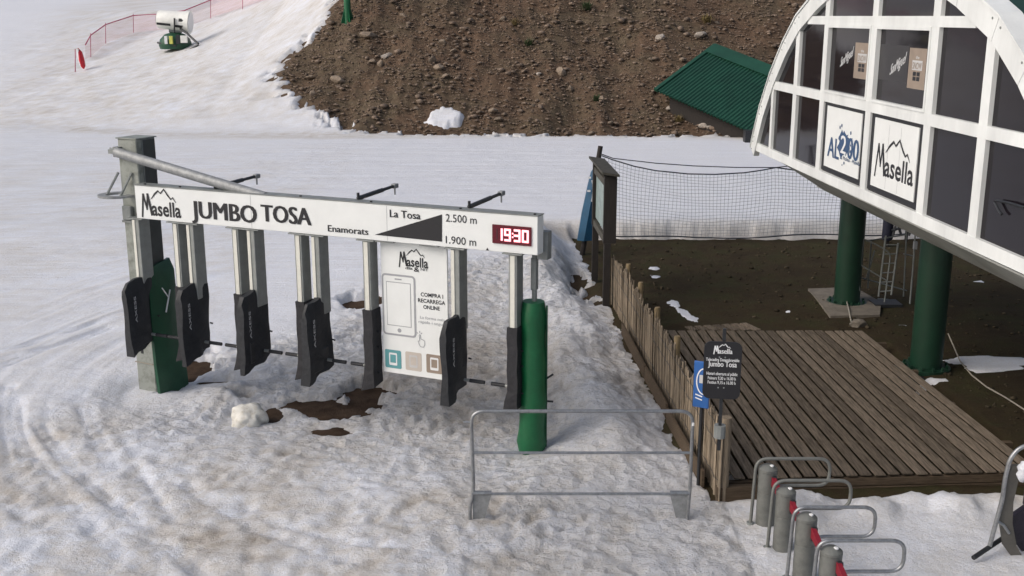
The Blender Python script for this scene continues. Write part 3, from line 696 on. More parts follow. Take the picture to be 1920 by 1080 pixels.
for k, (x, l) in enumerate(zip(Bpx, lb)): terminal_b(sign_u(x), l, k + 1)

# poster hanging in the blocked lane
PP = Plane(G.at(0, 0, -.12)[:2], GD)
u0, zt = PP.px(713, 463); u1, _ = PP.px(838, 472); _, zb_ = PP.px(717, 696); zt = SZ0 - .01
ps = thing('phone_poster', PP.at((u0 + u1) / 2, zb_, 0), 'tall white poster with a phone drawing hanging under the lift sign', 'poster')
mb = MB(); c_ = PP.at((u0 + u1) / 2, (zt + zb_) / 2, -.012); mb.bbox(c_, ((u1 - u0) / 2, .012, (zt - zb_) / 2), gax, .003); pb = mb.build('board', M['white'], ps)
def prect(name, x0, y0, x1, y1, mtl, w=.003, par=None, r=0):
    a, b_ = PP.px(x0, y1)[0], PP.px(x1, y1)[0]; z_a = PP.px((x0 + x1) / 2, y1)[1]; z_b = PP.px((x0 + x1) / 2, y0)[1]
    if r:
        pts = []
        for cx_, cz_, t0 in ((b_ - r, z_b - r, 0), (a + r, z_b - r, 1), (a + r, z_a + r, 2), (b_ - r, z_a + r, 3)):
            for k in range(5): an = math.pi / 2 * (t0 + k / 4); pts.append((cx_ + r * math.cos(an), cz_ + r * math.sin(an)))
    else: pts = [(a, z_a), (b_, z_a), (b_, z_b), (a, z_b)]
    return MB().quad(*[PP.at(q[0], q[1], w) for q in pts]).build(name, mtl, par or pb, fix=False), (a, b_, z_a, z_b)
_, (a, b_, za_, zb2) = prect('phone_outline', 719, 515, 781, 630, M['print_grey'], .003, r=.05)
def zrect(name, a, b_, z0, z1, mtl, w, r=0):
    if r:
        pts = []
        for cx_, cz_, t0 in ((b_ - r, z1 - r, 0), (a + r, z1 - r, 1), (a + r, z0 + r, 2), (b_ - r, z0 + r, 3)):
            for k in range(5): an = math.pi / 2 * (t0 + k / 4); pts.append((cx_ + r * math.cos(an), cz_ + r * math.sin(an)))
    else: pts = [(a, z0), (b_, z0), (b_, z1), (a, z1)]
    return MB().quad(*[PP.at(q[0], q[1], w) for q in pts]).build(name, mtl, pb, fix=False)
q = .025; zrect('phone_face', a + q, b_ - q, za_ + q, zb2 - q, M['white'], .0045, .03)
zrect('screen_line', a + q * 2.6, b_ - q * 2.6, za_ + q * 5.2, zb2 - q * 4, M['print_grey'], .006); zrect('screen', a + q * 3, b_ - q * 3, za_ + q * 5.6, zb2 - q * 4.4, M['white'], .0075)
zrect('speaker_slot', (a + b_) / 2 - .05, (a + b_) / 2 + .05, zb2 - q * 2.8, zb2 - q * 2.1, M['print_grey'], .0075); zrect('home_button', (a + b_) / 2 - .028, (a + b_) / 2 + .028, za_ + q * 1.9, za_ + q * 4.1, M['print_grey'], .0075, .026)
uL, zL = PP.px(748, 497); uR, _ = PP.px(803, 500); masella(PP, uL, zL, uR - uL, M['blackpaint'], pb, w=.003, mw=1.05)
def ptext(body, xl, yl, xr, yr, cap, mtl='blackpaint', **k):
    a_, z1 = PP.px(xl, yl); b2, z2 = PP.px(xr, yr); return lettering(body, PP, a_, b2, (z1 + z2) / 2, cap, M[mtl], pb, w=.003, **k)
ptext('dia', 760, 504, 774, 506, .035, bold=.02); ptext('&', 776, 509, 787, 510, .06, bold=.02); ptext('NIT', 789, 507, 803, 509, .035, bold=.01)
ptext('COMPRA I', 789, 556, 831, 559, .052, bold=.02); ptext('RECARREGA', 784, 567, 835, 571, .052, bold=.02); ptext('ONLINE', 794, 579, 825, 582, .052, bold=.02)
ptext('La forma més', 788, 598, 834, 602, .040, 'print_grey'); ptext('ràpida i segura', 785, 606, 838, 611, .040, 'print_grey')
for x0, m_ in ((723, 'teal'), (761, 'beige'), (800, 'brownprint')):
    _, (a_, b2, z1, z2) = prect('icon_square', x0, 656 + (x0 - 723) * .12, x0 + 30, 690 + (x0 - 723) * .13, M[m_], .003, r=.02); cxx = (a_ + b2) / 2; h_ = (z2 - z1)
    zrect('icon_frame', cxx - h_ * .24, cxx + h_ * .24, z1 + h_ * .16, z1 + h_ * .84, M['print_white'] if m_ != 'beige' else M['print_pale'], .0045, .015)
    zrect('icon_fill', cxx - h_ * .17, cxx + h_ * .17, z1 + h_ * .30, z1 + h_ * .74, M[m_], .006)
mb = MB(); hu, hz = PP.px(790, 641); sc_ = .055
for ln in ([(-.9, .2), (-.6, -.7), (-.2, -1.2), (.7, -1.2), (1, -.6), (1, .3), (.6, .5), (.2, .6), (-.1, .7), (-.2, 1.6), (-.5, 1.7), (-.6, 1.4), (-.4, .1), (-.9, .2)], [(-.9, 1.9), (-1.2, 2.2)], [(-.4, 2.1), (-.4, 2.6)], [(0, 1.9), (.3, 2.2)]):
    stroke(mb, PP, [(hu + x * sc_ * .9, hz + y * sc_) for x, y in ln], .011, .003)
mb.build('pointing_hand_icon', M['print_grey'], pb, fix=False)
for du in (.12, .75):
    mb = MB(); cc = PP.at(u0 + du, SZ0 - .012, .02); mb.box(cc, (.13, .09, .008), gax); mb.build('hanger', M['galv2'], ps)

# padded posts
gzr = groundz(*rb[:2])
pd = thing('green_post_pad', (rb[0], rb[1], gzr), 'round bright green pad wrapped around the sign support pipe', 'post pad')
mb = MB(); pth = []; rr = []
for k in range(15):
    t_ = k / 14; z_ = gzr - .04 + (1.88 - gzr) * t_; pth.append((rb[0] - .03 * (1 - t_) + .012 * math.sin(t_ * 5), rb[1] - .01, z_)); rr.append((.158 if .02 < t_ < .98 else .14) + .018 * (1 - t_) + .006 * math.sin(t_ * 23) + (.012 if k == 1 else 0))
mb.tube(pth, rr, 20); mb.build('pad', M['green'], pd, smooth=True)
MB().tube([(rb[0] + .150, rb[1] - .07, z_) for z_ in np.linspace(gzr + .05, 1.8, 12)], .014, 6).build('seam_flap', M['darkgreen'], pd, smooth=True)
for z_ in (.55, .85): MB().tube([(rb[0] + .16, rb[1], z_), (rb[0] + .24, rb[1] + .01, z_ + (.05 if z_ > .6 else -.01))], .014, 5).build('strap_end', M['darkmetal'], pd)
pdl = thing('green_column_mat', G.at(PU + .3, gz - .1, PW), 'dark green flat mat strapped to the side of the grey steel column', 'mat')
mb = MB(); prof = [(0, 1.78), (.08, 1.62), (.10, 1.3), (.13, .8), (.16, .3), (.20, -.18)]
nx_ = 8; vs = []; 
for (o_, z_) in prof:
    for k in range(nx_):
        t_ = k / (nx_ - 1); w_ = PW - .26 + .52 * t_; bul = .035 * math.sin(math.pi * t_) + .01 * math.sin(t_ * 9 + z_ * 4)
        vs.append(G.at(PU + .19 + o_ * (.55 + .45 * (1 - t_)) + bul, z_ - .07 * t_ * (z_ > 1.5), w_))
nb = len(prof) * nx_; vs2 = [np.array(v_) - G.U * (.05) for v_ in vs]; fs = []
for i in range(len(prof) - 1):
    for k in range(nx_ - 1):
        a = i * nx_ + k; fs.append((a, a + 1, a + nx_ + 1, a + nx_)); fs.append((nb + a, nb + a + nx_, nb + a + nx_ + 1, nb + a + 1))
for i in range(len(prof) - 1):
    for k in (0, nx_ - 1): a = i * nx_ + k; fs.append((a, a + nx_, nb + a + nx_, nb + a))
for k in range(nx_ - 1):
    for i in (0, len(prof) - 1): a = i * nx_ + k; fs.append((a, a + 1, nb + a + 1, nb + a))
mb.add(vs + vs2, fs).build('mat_body', M['darkgreen'], pdl, smooth=True)
mb = MB(); 
for k, (z_, w_) in enumerate(((1.32, -.02), (1.15, .0))): pass
stp = [G.at(PU + .19 + .135 + .02, z_, PW + w_) for z_, w_ in ((1.42, .10), (1.25, -.02), (1.36, -.06), (1.05, .06))]
MB().tube(stp[:2] + stp[2:], .014, 5, flat=.5).build('white_mark', M['print_white'], pdl)
MB().tube([G.at(PU - .18, .28, PW + .2), G.at(PU + .18, .27, PW + .2), G.at(PU + .3, .34, PW + .16)], .009, 5).build('tie_rope', M['rope'], pdl)

# ================================================================== crowd barrier
def atYz(x, y, Y): return atY(x, y, Y)
YB = 10.78; bL = atY(876, 968, YB); bR = atY(1288, 962, YB)
X0, X1 = atY(884, 860, YB)[0], atY(1296, 860, YB)[0]; ztop = atY(1090, 771, YB)[2]; zmid = atY(1090, 849, YB)[2]; zlow = atY(1090, 926, YB)[2]
gzb = min(groundz(X0, YB), groundz(X1, YB))
bt = thing('crowd_barrier', ((X0 + X1) / 2, YB, gzb), 'galvanised tube crowd barrier standing on the snow beside the green pad', 'barrier')
MB().tube(rounded([(X0 - .02, YB - .02, gzb - .06), (X0 - .02, YB - .02, .12), (X0 + .02, YB, .3), (X0, YB, ztop), (X1, YB, ztop), (X1, YB, .3), (X1 - .02, YB, gzb - .06)], .14, 6), .019, 10).build('frame', M['tube'], bt, smooth=True)
MB().tube([(X0, YB, zmid), (X1, YB, zmid)], .016, 8).build('rail', M['tube'], bt, smooth=True)
MB().tube([(X0, YB, zlow), (X1, YB, zlow)], .016, 8).build('rail', M['tube'], bt, smooth=True)
MB().tube([(X0 - .08, YB, ztop - .12), (X0, YB, ztop - .12)], .013, 6).build('hook', M['tube'], bt)
MB().tube([(X1, YB - .03, ztop - .15), (X1, YB - .03, ztop - .12)], .013, 6).build('hook', M['print_white'], bt)
for s_, xx in ((1, X0), (-1, X1)):
    MB().tube([(xx, YB, zlow + .012), (xx + s_ * .21, YB, zlow + .012)], .026, 8).build('foot_sleeve', M['tube'], bt)
    MB().prism([(xx + s_ * .01, YB - .006, zlow - .005), (xx + s_ * .21, YB - .006, zlow - .005), (xx + s_ * .12, YB - .006, gzb - .05), (xx + s_ * .01, YB - .006, gzb - .05)], (0, .008, 0)).build('foot_plate', M['galv'], bt)

# ================================================================== loading bollards and tube loops
bol = [(1434, 980), (1467, 1026), (1505, 1082), (1550, 1150)]
bl_lab = ['grey loading bollard closest to the wooden deck', 'grey loading bollard, second along from the wooden deck', 'grey loading bollard, third along from the wooden deck', 'grey loading bollard, fourth along from the wooden deck']
lp_lab = ['bent steel tube loop closest to the wooden deck', 'bent steel tube loop, second along from the wooden deck', 'bent steel tube loop, third along from the wooden deck', 'bent steel tube loop, fourth along from the wooden deck']
BP = [gnd(*p) for p in bol]
def lathe(mb, c, prof, n=18):
    vs = []; 
    for r_, z_ in prof:
        for k in range(n): a = 2 * math.pi * k / n; vs.append((c[0] + r_ * math.cos(a), c[1] + r_ * math.sin(a), c[2] + z_))
    m_ = len(prof); fs = [(i * n + k, i * n + (k + 1) % n, (i + 1) * n + (k + 1) % n, (i + 1) * n + k) for i in range(m_ - 1) for k in range(n)]
    fs += [tuple(range(n))[::-1], tuple((m_ - 1) * n + k for k in range(n))]; return mb.add(vs, fs)
M['bollard'] = mat('bollard_grey', (.15, .155, .145), .5, .15, .25, 7, .1, 40)
for i, p in enumerate(BP):
    g_ = groundz(p[0], p[1]); r = thing('loading_bollard', (p[0], p[1], g_), bl_lab[i], 'bollard', 'loading gate bollards in a row')
    lathe(MB(), (p[0], p[1], g_), [(.098, -.1), (.098, .36), (.094, .363), (.094, .37), (.098, .373), (.098, .60)]).build('post', M['bollard'], r, smooth=True)
    lathe(MB(), (p[0], p[1], g_), [(.099, .603), (.097, .63), (.05, .665), (.012, .672)]).build('cap', M['bollard'], r, smooth=True)
    lathe(MB(), (p[0] + .03, p[1] - .03, g_), [(.022, .66), (.022, .672), (.015, .676)], 10).build('cap_label', M['print_white'], r)
    # red flap pointing towards the next bollard
    d_ = nrm((np.array(BP[1]) - BP[0]) * (1, 1, 0)); sd_ = np.array((-d_[1], d_[0], 0)); zz = g_ + .52
    for s0, s1, h0, h1 in ((.10, .28, .05, .035),):
        o_ = np.array((p[0] + .03, p[1], 0)); A = []
        for s_, h_ in ((s0, h0), (s1, h1)):
            for a, b_ in ((-.022, -h_), (.022, -h_), (.022, h_), (-.022, h_)): A.append(o_ + d_ * s_ + sd_ * a + np.array((0, 0, zz + b_ - .05 * (s_ > .2))))
        mb = MB(); mb.hexa([A[0], A[1], A[5], A[4], A[3], A[2], A[6], A[7]]); mb.build('red_flap', M['red'], r)
    MB().bbox((p[0] + .05, p[1] - .095, g_ + .5), (.03, .02, .07), None, .008).build('flap_hinge', M['darkmetal'], r)
    # loop
    lx = p[0] - .155; ly = p[1] + .0; gl_ = groundz(lx, ly)
    r = thing('tube_loop', (lx, ly, gl_), lp_lab[i], 'guide rail', 'bent tube guide loops in a row')
    MB().tube(rounded([(lx, ly, gl_ - .08), (lx + .03, ly, gl_ + .73), (lx + .80, ly, gl_ + .73), (lx + .80, ly, gl_ + .43), (lx + .30, ly, gl_ + .43), (lx + .14, ly + .02, gl_ + .38)], .125, 7), .0175, 10).build('tube', M['bollard'] if i < 2 else M['tube'], r, smooth=True)
    lathe(MB(), (lx, ly, gl_), [(.04, -.02), (.04, .012)], 10).build('base_plate', M['galv2'], r)

# ================================================================== split-wood fence
fn, ff = gnd(1347, 934), gnd(1152, 572)
fx = lambda Y: float(Xf(Y)); Y0, Y1 = 11.2, 19.7
fe = thing('split_wood_fence', (fx(11.2), 11.2, 0), 'low split-wood stick fence running between snow and wooden deck', 'fence')
rnd = random.Random(3); y = Y0; slats = []
while y < Y1:
    wd_ = rnd.uniform(.014, .030); h_ = .93 + .05 * math.sin(y * 2.2) + rnd.uniform(-.05, .05) + .05 * (y - Y0) / 8; x = fx(y) + rnd.uniform(-.02, .02)
    lean = rnd.uniform(-.035, .035); ln2 = rnd.uniform(-.03, .03); z0 = min(groundz(x, y), .02) - .05
    mb = MB(); n = 5; a0 = rnd.random() * 6; vs = []
    for z_, rr_ in ((z0, 1.05), (z0 + h_ * .5, 1.0), (h_ + z0, .82)):
        for k in range(n):
            a = a0 + 2 * math.pi * k / n; vs.append((x + wd_ * .55 * rr_ * math.cos(a) + ln2 * z_, y + wd_ * 1.0 * rr_ * math.sin(a) + lean * z_, z_ + (rnd.uniform(-.015, .015) if z_ > .5 else 0)))
    fs = [(i * n + k, i * n + (k + 1) % n, (i + 1) * n + (k + 1) % n, (i + 1) * n + k) for i in range(2) for k in range(n)] + [tuple(range(n))[::-1], tuple(2 * n + k for k in range(n))]
    mb.add(vs, fs).build('stick', M['reed'], fe); y += wd_ * 1.38
for z_ in (.22, .62, .82):
    MB().tube([(fx(yy) - .035 + .008 * math.sin(yy * 31), yy, z_ + .01 * math.sin(yy * 17)) for yy in np.arange(Y0, Y1, .12)], .0035, 4).build('binding_wire', M['darkmetal'], fe)
for yy, h_ in ((12.75, .99), (14.2, 1.0), (15.7, 1.0), (17.2, 1.02), (18.5, 1.03)):
    lathe(MB(), (fx(yy) + .09, yy, -.1), [(.045, 0), (.045, h_ + .08), (.038, h_ + .1)], 10).build('fence_post', M['pole'], fe, smooth=True)
mb = MB(); lathe(mb, (fx(11.25) + .05, 11.27, -.1), [(.062, 0), (.062, 1.04)], 12).build('end_post', M['reed'], fe, smooth=True)
for k, (ya, yb) in enumerate(((11.5, 13.6), (13.7, 15.3), (15.4, 17.6))):      # kick board leaning at the foot
    a = np.array((fx(ya) - .12, ya, groundz(fx(ya) - .2, ya) + .10)); b_ = np.array((fx(yb) - .13, yb, groundz(fx(yb) - .2, yb) + .10)); d_ = nrm(b_ - a); s_ = nrm(np.cross(d_, (0, 0, 1)))
    MB().box((a + b_) / 2, (np.linalg.norm(b_ - a) / 2, .016, .10), (d_, s_, nrm(np.cross(s_, d_)))).build('kick_board', M['woodbeam'], fe)

# ================================================================== wooden deck
SA = math.radians(-2.44); SD = np.array((math.sin(SA), math.cos(SA), 0)); SN = np.array((math.cos(SA), -math.sin(SA), 0))
DZ = .16
dk = thing('timber_deck', (4.2, 11.5, 0), 'weathered brown timber deck of parallel planks beside the stick fence', 'deck')
RE = gnd(1640, 637, DZ); pitch = .162
def front_y(x): return 11.42 + .065 * (x - 2.6)
k = 0
for k in range(0, 22):
    off = -pitch * k - pitch / 2                       # from right edge to the left
    base_ = RE + SN * off
    def along(Y): t_ = (Y - base_[1]) / SD[1]; return base_ + SD * t_
    near = along(front_y(along(11.5)[0]) + random.uniform(-.012, .012))
    fy = 17.36 if k >= 0 else 17.36 + k * .25
    x_f = along(17.4)[0]
    if k > 9: fy = 17.36 - (k - 9) * .0
    far_ = along(fy + random.uniform(-.02, .02))
    # keep clear of the fence: cut planks at the fence line
    cut = [Y for Y in np.arange(near[1], far_[1], .05) if along(Y)[0] - (fx(Y) + .22) < 0]
    if cut: far_ = along(cut[0])
    if far_[1] - near[1] < .3: continue
    c_ = (near + far_) / 2 + np.array((0, 0, random.uniform(-.003, .003) - .011)); L_ = np.linalg.norm(far_ - near) / 2
    MB().bbox(c_, (pitch / 2 - .019, L_, .011), (SN, SD, (0, 0, 1)), .004).build('plank', M['wood'], dk)
# skewed far-left bay
a = gnd(1252, 613, DZ); b_ = gnd(1400, 604, DZ); c_ = gnd(1472, 637, DZ); e_ = gnd(1322, 640, DZ)
pd_ = nrm(c_ - b_); qd = np.array((-pd_[1], pd_[0], 0))
if qd @ (a - b_) < 0: qd = -qd
fa_ = nrm((a - b_) * (1, 1, 0)); stp_ = pitch / abs(fa_ @ qd); kn = int(np.linalg.norm(a - b_) / stp_) - 3
for k in range(kn + 3):
    s_ = b_ + fa_ * (stp_ * (k + .5))
    # length to the main deck's far edge
    t1 = (s_[1] - 17.40) / -pd_[1]; t1 = min(t1, 3.0); t0 = .02
    if t1 - t0 < .2: continue
    P0_ = s_ + pd_ * t0; P1_ = s_ + pd_ * t1
    P1_[1] = max(P1_[1], 17.40)
    MB().bbox((P0_ + P1_) / 2 - np.array((0, 0, .011)), (np.linalg.norm(P1_ - P0_) / 2, pitch / 2 - .018, .011), (pd_, qd, (0, 0, 1)), .004).build('plank', M['wood'], dk)
fxa, fxb = 2.42, 7.2
for z_, off, h_ in ((.065, .035, .048), (-.045, .02, .055)):
    A_ = np.array((fxa, front_y(fxa) + off, z_)); B_ = np.array((fxb, front_y(fxb) + off, z_)); d_ = nrm(B_ - A_)
    MB().bbox((A_ + B_) / 2, (np.linalg.norm(B_ - A_) / 2, .03, h_), (d_, np.array((-d_[1], d_[0], 0)), (0, 0, 1)), .006).build('front_beam', M['woodbeam'], dk)
A_ = np.array((2.30, 11.26, .04)); B_ = np.array((2.85, 11.29, .04)); d_ = nrm(B_ - A_)
MB().bbox((A_ + B_) / 2, (.30, .05, .09), (d_, np.array((-d_[1], d_[0], 0)), (0, 0, 1)), .008).build('end_block', M['woodbeam'], dk)
for Y in (12.6, 14.0, 15.4, 16.8):
    MB().box((4.4, Y, .075), (1.75 if Y < 14 else 1.6, .04, .04)).build('joist', M['woodbeam'], dk)

# ================================================================== black opening-hours sign and blue sign
SY = 11.27
K = Plane((0, SY - .09), (1, -.16)); 
sg = thing('opening_hours_sign', (fx(11.25) + .05, SY, 1.0), 'black rounded board with white opening-hours text on the fence end post', 'sign')
cu, cz = K.px(1354, 695); hw_, hh = (K.px(1389, 695)[0] - K.px(1318, 695)[0]) / 2, (K.px(1354, 641)[1] - K.px(1354, 748)[1]) / 2
pts = []; r_ = .07
for cx_, cz_, t0 in ((1, 1, 0), (-1, 1, 1), (-1, -1, 2), (1, -1, 3)):
    for k in range(6): an = math.pi / 2 * (t0 + k / 5); pts.append(K.at(cu + cx_ * (hw_ - r_) + r_ * math.cos(an), cz + cz_ * (hh - r_) + r_ * math.sin(an), 0))
bd = MB().prism(pts, -K.N * .02).build('board', M['blackpaint'], sg)
tp = K.px(1359, 618); MB().box(K.at(tp[0], (tp[1] + .72) / 2, -.045), (.017, .017, (tp[1] - .72) / 2), (K.U, K.N, (0, 0, 1))).build('mast', M['darkmetal'], sg)
MB().tube([K.at(tp[0] - .0, .86, -.05), K.at(tp[0], 1.0, -.05)], .062, 10).build('collar', M['galv2'], sg)
def ktext(body, z_, wd_, cap, bold=.01): lettering(body, K, cu - wd_ * hw_, cu + wd_ * hw_, cz + z_ * hh, cap, M['print_white'], bd, w=.003, bold=bold)
masella(K, cu - .50 * hw_, cz + .60 * hh, 1.0 * hw_, M['print_white'], bd, w=.003, mw=1.5)
ktext('Telecadira Desembragable', .33, .88, .034, .02); ktext('Jumbo Tosa', .14, .76, .062, .03); ktext('Horari obertura al públic', -.16, .82, .034, .02)
ktext('Feiners 9,30 a 16.00 h', -.32, .74, .036, .025); ktext('Festius 9,15 a 16.00 h', -.47, .74, .036, .025)
for sx in (-.17, .13):
    for sz_ in (.47, -.60): MB().tube([K.at(cu + sx * hw_, cz + sz_ * hh, 0), K.at(cu + sx * hw_, cz + sz_ * hh, .006)], .008, 8).build('bolt', M['galv'], bd)
K2 = Plane((2.0, 11.62), (1, -.55))
bs = thing('blue_notice_sign', (fx(11.6) - .02, 11.62, .9), 'narrow blue notice board with white circle, behind the black sign', 'sign')
pa = [K2.px(*p) for p in ((1299, 757), (1323, 770), (1328, 700), (1321, 679), (1303, 677))]
zc = .5 * (pa[0][1] + pa[3][1])
u_l, u_r = K2.px(1299, 757)[0], K2.px(1326, 757)[0] + .02; z_b, z_t = K2.px(1312, 764)[1], K2.px(1312, 677)[1]
bb = MB().bbox(K2.at((u_l + u_r) / 2, (z_b + z_t) / 2, 0), ((u_r - u_l) / 2, .012, (z_t - z_b) / 2), (K2.U, K2.N, (0, 0, 1)), .008).build('board', M['bluesign'], bs)
mb = MB(); cc = ((u_l + u_r) / 2 + .03, z_b + (z_t - z_b) * .58); stroke(mb, K2, [(cc[0] + .085 * math.cos(a), cc[1] + .15 * math.sin(a)) for a in np.linspace(0, 2 * math.pi, 25)], .014, .015); mb.build('ring', M['print_white'], bb, fix=False)
MB().quad(*[K2.at(cc[0] + .055 * x, cc[1] + .02 + .06 * y, .015) for x, y in ((-1, -.7), (1, -.7), (1, .9), (-1, .9))]).build('mask_icon', M['print_pale'], bb, fix=False)
for k in range(2): mb = MB(); stroke(mb, K2, [(u_l + .03, z_b + .155 - k * .04), (u_l + .11, z_b + .135 - k * .04)], .014, .015); mb.build('text_line', M['print_white'], bb, fix=False)
MB().tube([K2.at((u_l + u_r) / 2, z_b + .1, -.03), K2.at((u_l + u_r) / 2, .0, -.03)], .02, 8).build('stake', M['darkmetal'], bs)

# ================================================================== info board with little roof
na = gnd(1138, 574); fa = na + np.array((-.07, 1.9, 0))
I = Plane(na, nrm((fa - na) * (1, 1, 0)), 1)
if I.N[0] > 0: I.N = -I.N
Ln = np.linalg.norm((fa - na)[:2]); iax = (I.U, I.N, np.array((0, 0, 1.)))
ib = thing('map_board', (na[0], na[1], 0), 'tall dark wooden map board with a narrow plank roof', 'notice board')
zt_ = atY(1142, 331, na[1])[2]; z0_ = zt_ - 1.22
for u in (0, Ln): MB().box(I.at(u, (z0_ - .1) / 2, .02), (.05, .06, (z0_ + .1) / 2), iax).build('post', M['darkwood'], ib)
MB().box(I.at(.03, (z0_ + zt_) / 2, -.02), (.06, .115, (zt_ - z0_) / 2), iax).build('side_panel', M['darkwood'], ib)
MB().box(I.at(Ln - .03, (z0_ + zt_) / 2, -.02), (.06, .115, (zt_ - z0_) / 2), iax).build('side_panel', M['darkwood'], ib)
MB().box(I.at(Ln / 2, (z0_ + zt_) / 2, -.11), (Ln / 2 - .1, .02, (zt_ - z0_) / 2 - .01), iax).build('back_panel', M['darkwood'], ib)
for zz_ in (zt_ - .13, z0_ + .05): MB().box(I.at(Ln / 2, zz_, .05), (Ln / 2 - .1, .03, .06), iax).build('cross_rail', M['roofwood'], ib)
MB().box(I.at(Ln / 2, (z0_ + zt_) / 2 - .04, .03), (Ln / 2 - .13, .008, (zt_ - z0_) / 2 - .2), iax).build('map_sheet', M['mapm'], ib)
MB().prism([I.at(-.16, zt_ + .01, -.16), I.at(Ln + .25, zt_ + .01, -.16), I.at(Ln + .25, zt_ + .06, .15), I.at(-.16, zt_ + .06, .15)], (0, 0, .04)).build('roof_board', M['roofwood'], ib)
# blue padded pole
bz0 = atY(1094, 450, 24.0); bz1 = atY(1126, 274, 24.0)
bpz = thing('blue_padded_pole', (bz0[0], 24.0, groundz(bz0[0], 24.0)), 'leaning dark pole wrapped in a blue mat behind the map board', 'padded pole')
MB().tube([bz0 - np.array((.05, 0, .5)), bz1], [.06, .055], 10).build('pole', M['darkwood'], bpz, smooth=True)
d_ = bz1 - bz0; mb = MB(); vs = []
pr = [(0.0, -.14, .22), (.3, -.15, .16), (.55, -.13, .12), (.72, -.11, .1), (.80, -.03, .08)]
for t_, l_, r_ in pr:
    c_ = bz0 + d_ * t_
    for x_, y_ in ((l_, -.06), (0, -.13), (r_, -.06), (r_, .06), (0, .1), (l_, .06)): vs.append(c_ + np.array((x_, y_, 0)))
fs = [(i * 6 + k, i * 6 + (k + 1) % 6, (i + 1) * 6 + (k + 1) % 6, (i + 1) * 6 + k) for i in range(4) for k in range(6)] + [(5, 4, 3, 2, 1, 0), tuple(24 + k for k in range(6))]
bm_ = mb.add(vs, fs).build('mat', M['bluemat'], bpz, smooth=True)
BPn = Plane((0, 23.85), (1, 0)); mb = MB(); stroke(mb, BPn, [BPn.px(x, y) for x, y in ((1110, 338), (1113, 345), (1114, 358), (1112, 372), (1109, 378))], [.03, .06, .08, .06, .03], .0); mb.build('logo_mark', M['print_white'], bm_, fix=False)
for p_ in ((1105, 333), (1104, 358)): q_ = BPn.px(*p_); MB().box(BPn.at(q_[0], q_[1], 0), (.035, .01, .02)).build('logo_mark', M['print_white'], bm_)

# ================================================================== safety net behind the yard
NY = 25.4
net = thing('safety_net', (5.5, NY, .1), 'dark mesh safety net with slack top rope hung across the snow bank', 'net')
nx0, nx1 = atY(1128, 300, NY)[0], atY(1720, 300, NY)[0]
tops = [(1128, 292), (1150, 300), (1190, 312), (1230, 320), (1290, 326), (1340, 327), (1395, 324), (1430, 319), (1455, 314), (1490, 319), (1530, 321), (1600, 323), (1720, 318)]
tX = [atY(x, y, NY)[0] for x, y in tops]; tZ = [atY(x, y, NY)[2] for x, y in tops]
bots = [(1128, 438), (1200, 441), (1300, 445), (1450, 441), (1720, 436)]; bX = [atY(x, y, NY)[0] for x, y in bots]; bZ = [atY(x, y, NY)[2] for x, y in bots]
topz = lambda x: np.interp(x, tX, tZ); botz = lambda x: np.interp(x, bX, bZ)
mb = MB(); cell = .088; nh = 20
xs = np.arange(nx0, nx1, cell)
yoff = lambda x, t: NY + .10 * math.sin(x * .9) * math.sin(math.pi * t) + .02 * math.sin(x * 5 + t * 7)
for x in xs: mb.tube([(x + .02 * math.sin(x * 3 + t * 4), yoff(x, t), botz(x) + (topz(x) - botz(x)) * t) for t in np.linspace(0, 1, 9)], 0.0042, 3, cap=False)
for k in range(nh + 1):
    t = k / nh; mb.tube([(x, yoff(x, t), botz(x) + (topz(x) - botz(x)) * t + .012 * math.sin(x * 4 + k)) for x in np.arange(nx0, nx1, .2)], 0.0042, 3, cap=False)
tag(mb.build('mesh', M['netm'], net, fix=False), kind=None)
MB().tube([(x, NY, z) for x, z in zip(tX, tZ)], .016, 6).build('top_rope', M['darkrope'], net)
MB().tube([atY(x, y, NY - .02) for x, y in ((1128, 289), (1150, 297), (1230, 306), (1300, 311), (1380, 314), (1455, 314), (1490, 310), (1530, 304), (1720, 292))], .012, 6).build('upper_rope', M['darkrope'], net)
MB().tube([(x, NY - .02, botz(x) - .02 + .03 * math.sin(x * 2)) for x in np.arange(nx0, nx1, .25)], .016, 6).build('bottom_rope', M['darkrope'], net)
for px_ in (1700,):
    p_ = atY(px_, 436, NY + .1); MB().tube([(p_[0], NY + .1, .0), (p_[0], NY + .1, float(topz(p_[0])) + .1)], .04, 8).build('net_pole', M['darkwood'], net)
pp = atY(1664, 440, 24.9); r = thing('dark_padded_pole', (pp[0], 24.9, 0), 'dark blue padded pole standing against the net behind the ladder', 'padded pole')
lathe(MB(), (pp[0], 24.9, 0), [(.06, -.1), (.06, 2.3)], 10).build('pole', M['darkwood'], r, smooth=True); lathe(MB(), (pp[0], 24.9, .15), [(.10, 0), (.125, .05), (.12, 1.6), (.09, 1.65)], 12).build('pad', mat('navy_pad', (.012, .014, .03), .6, 0, .2, 5), r, smooth=True)

# ================================================================== lift station
P0s = atY(1415, 262, 20.0)
ST = Plane(P0s, -SD[:2], 1)                      # u runs from far end towards the viewer
if ST.N[0] > 0: ST.N = -ST.N
ZB, ZR1, ZR2 = 2.93, 4.06, 5.14; CU = 5.65
st = thing('lift_station', (6.3, 17.9, 0), 'arched glazed lift station in white and dark glass on green columns', 'lift station')
outer = [(5.72, 2.86), (5.62, 3.05), (5.24, 3.62), (4.68, 4.24), (4.02, 4.78), (3.36, 5.20), (2.45, 5.55), (1.5, 5.83), (.7, 5.95), (0, 6.0)]
outer = [(CU - a, z) for a, z in outer] + [(CU + a, z) for a, z in outer[::-1][1:]]
def inset(poly, d_):
    out = []
    for i in range(len(poly)):
        a = np.array(poly[max(i - 1, 0)]); c = np.array(poly[min(i + 1, len(poly) - 1)]); t_ = nrm(c - a); out.append((poly[i][0] + t_[1] * d_, poly[i][1] - t_[0] * d_))
    return out
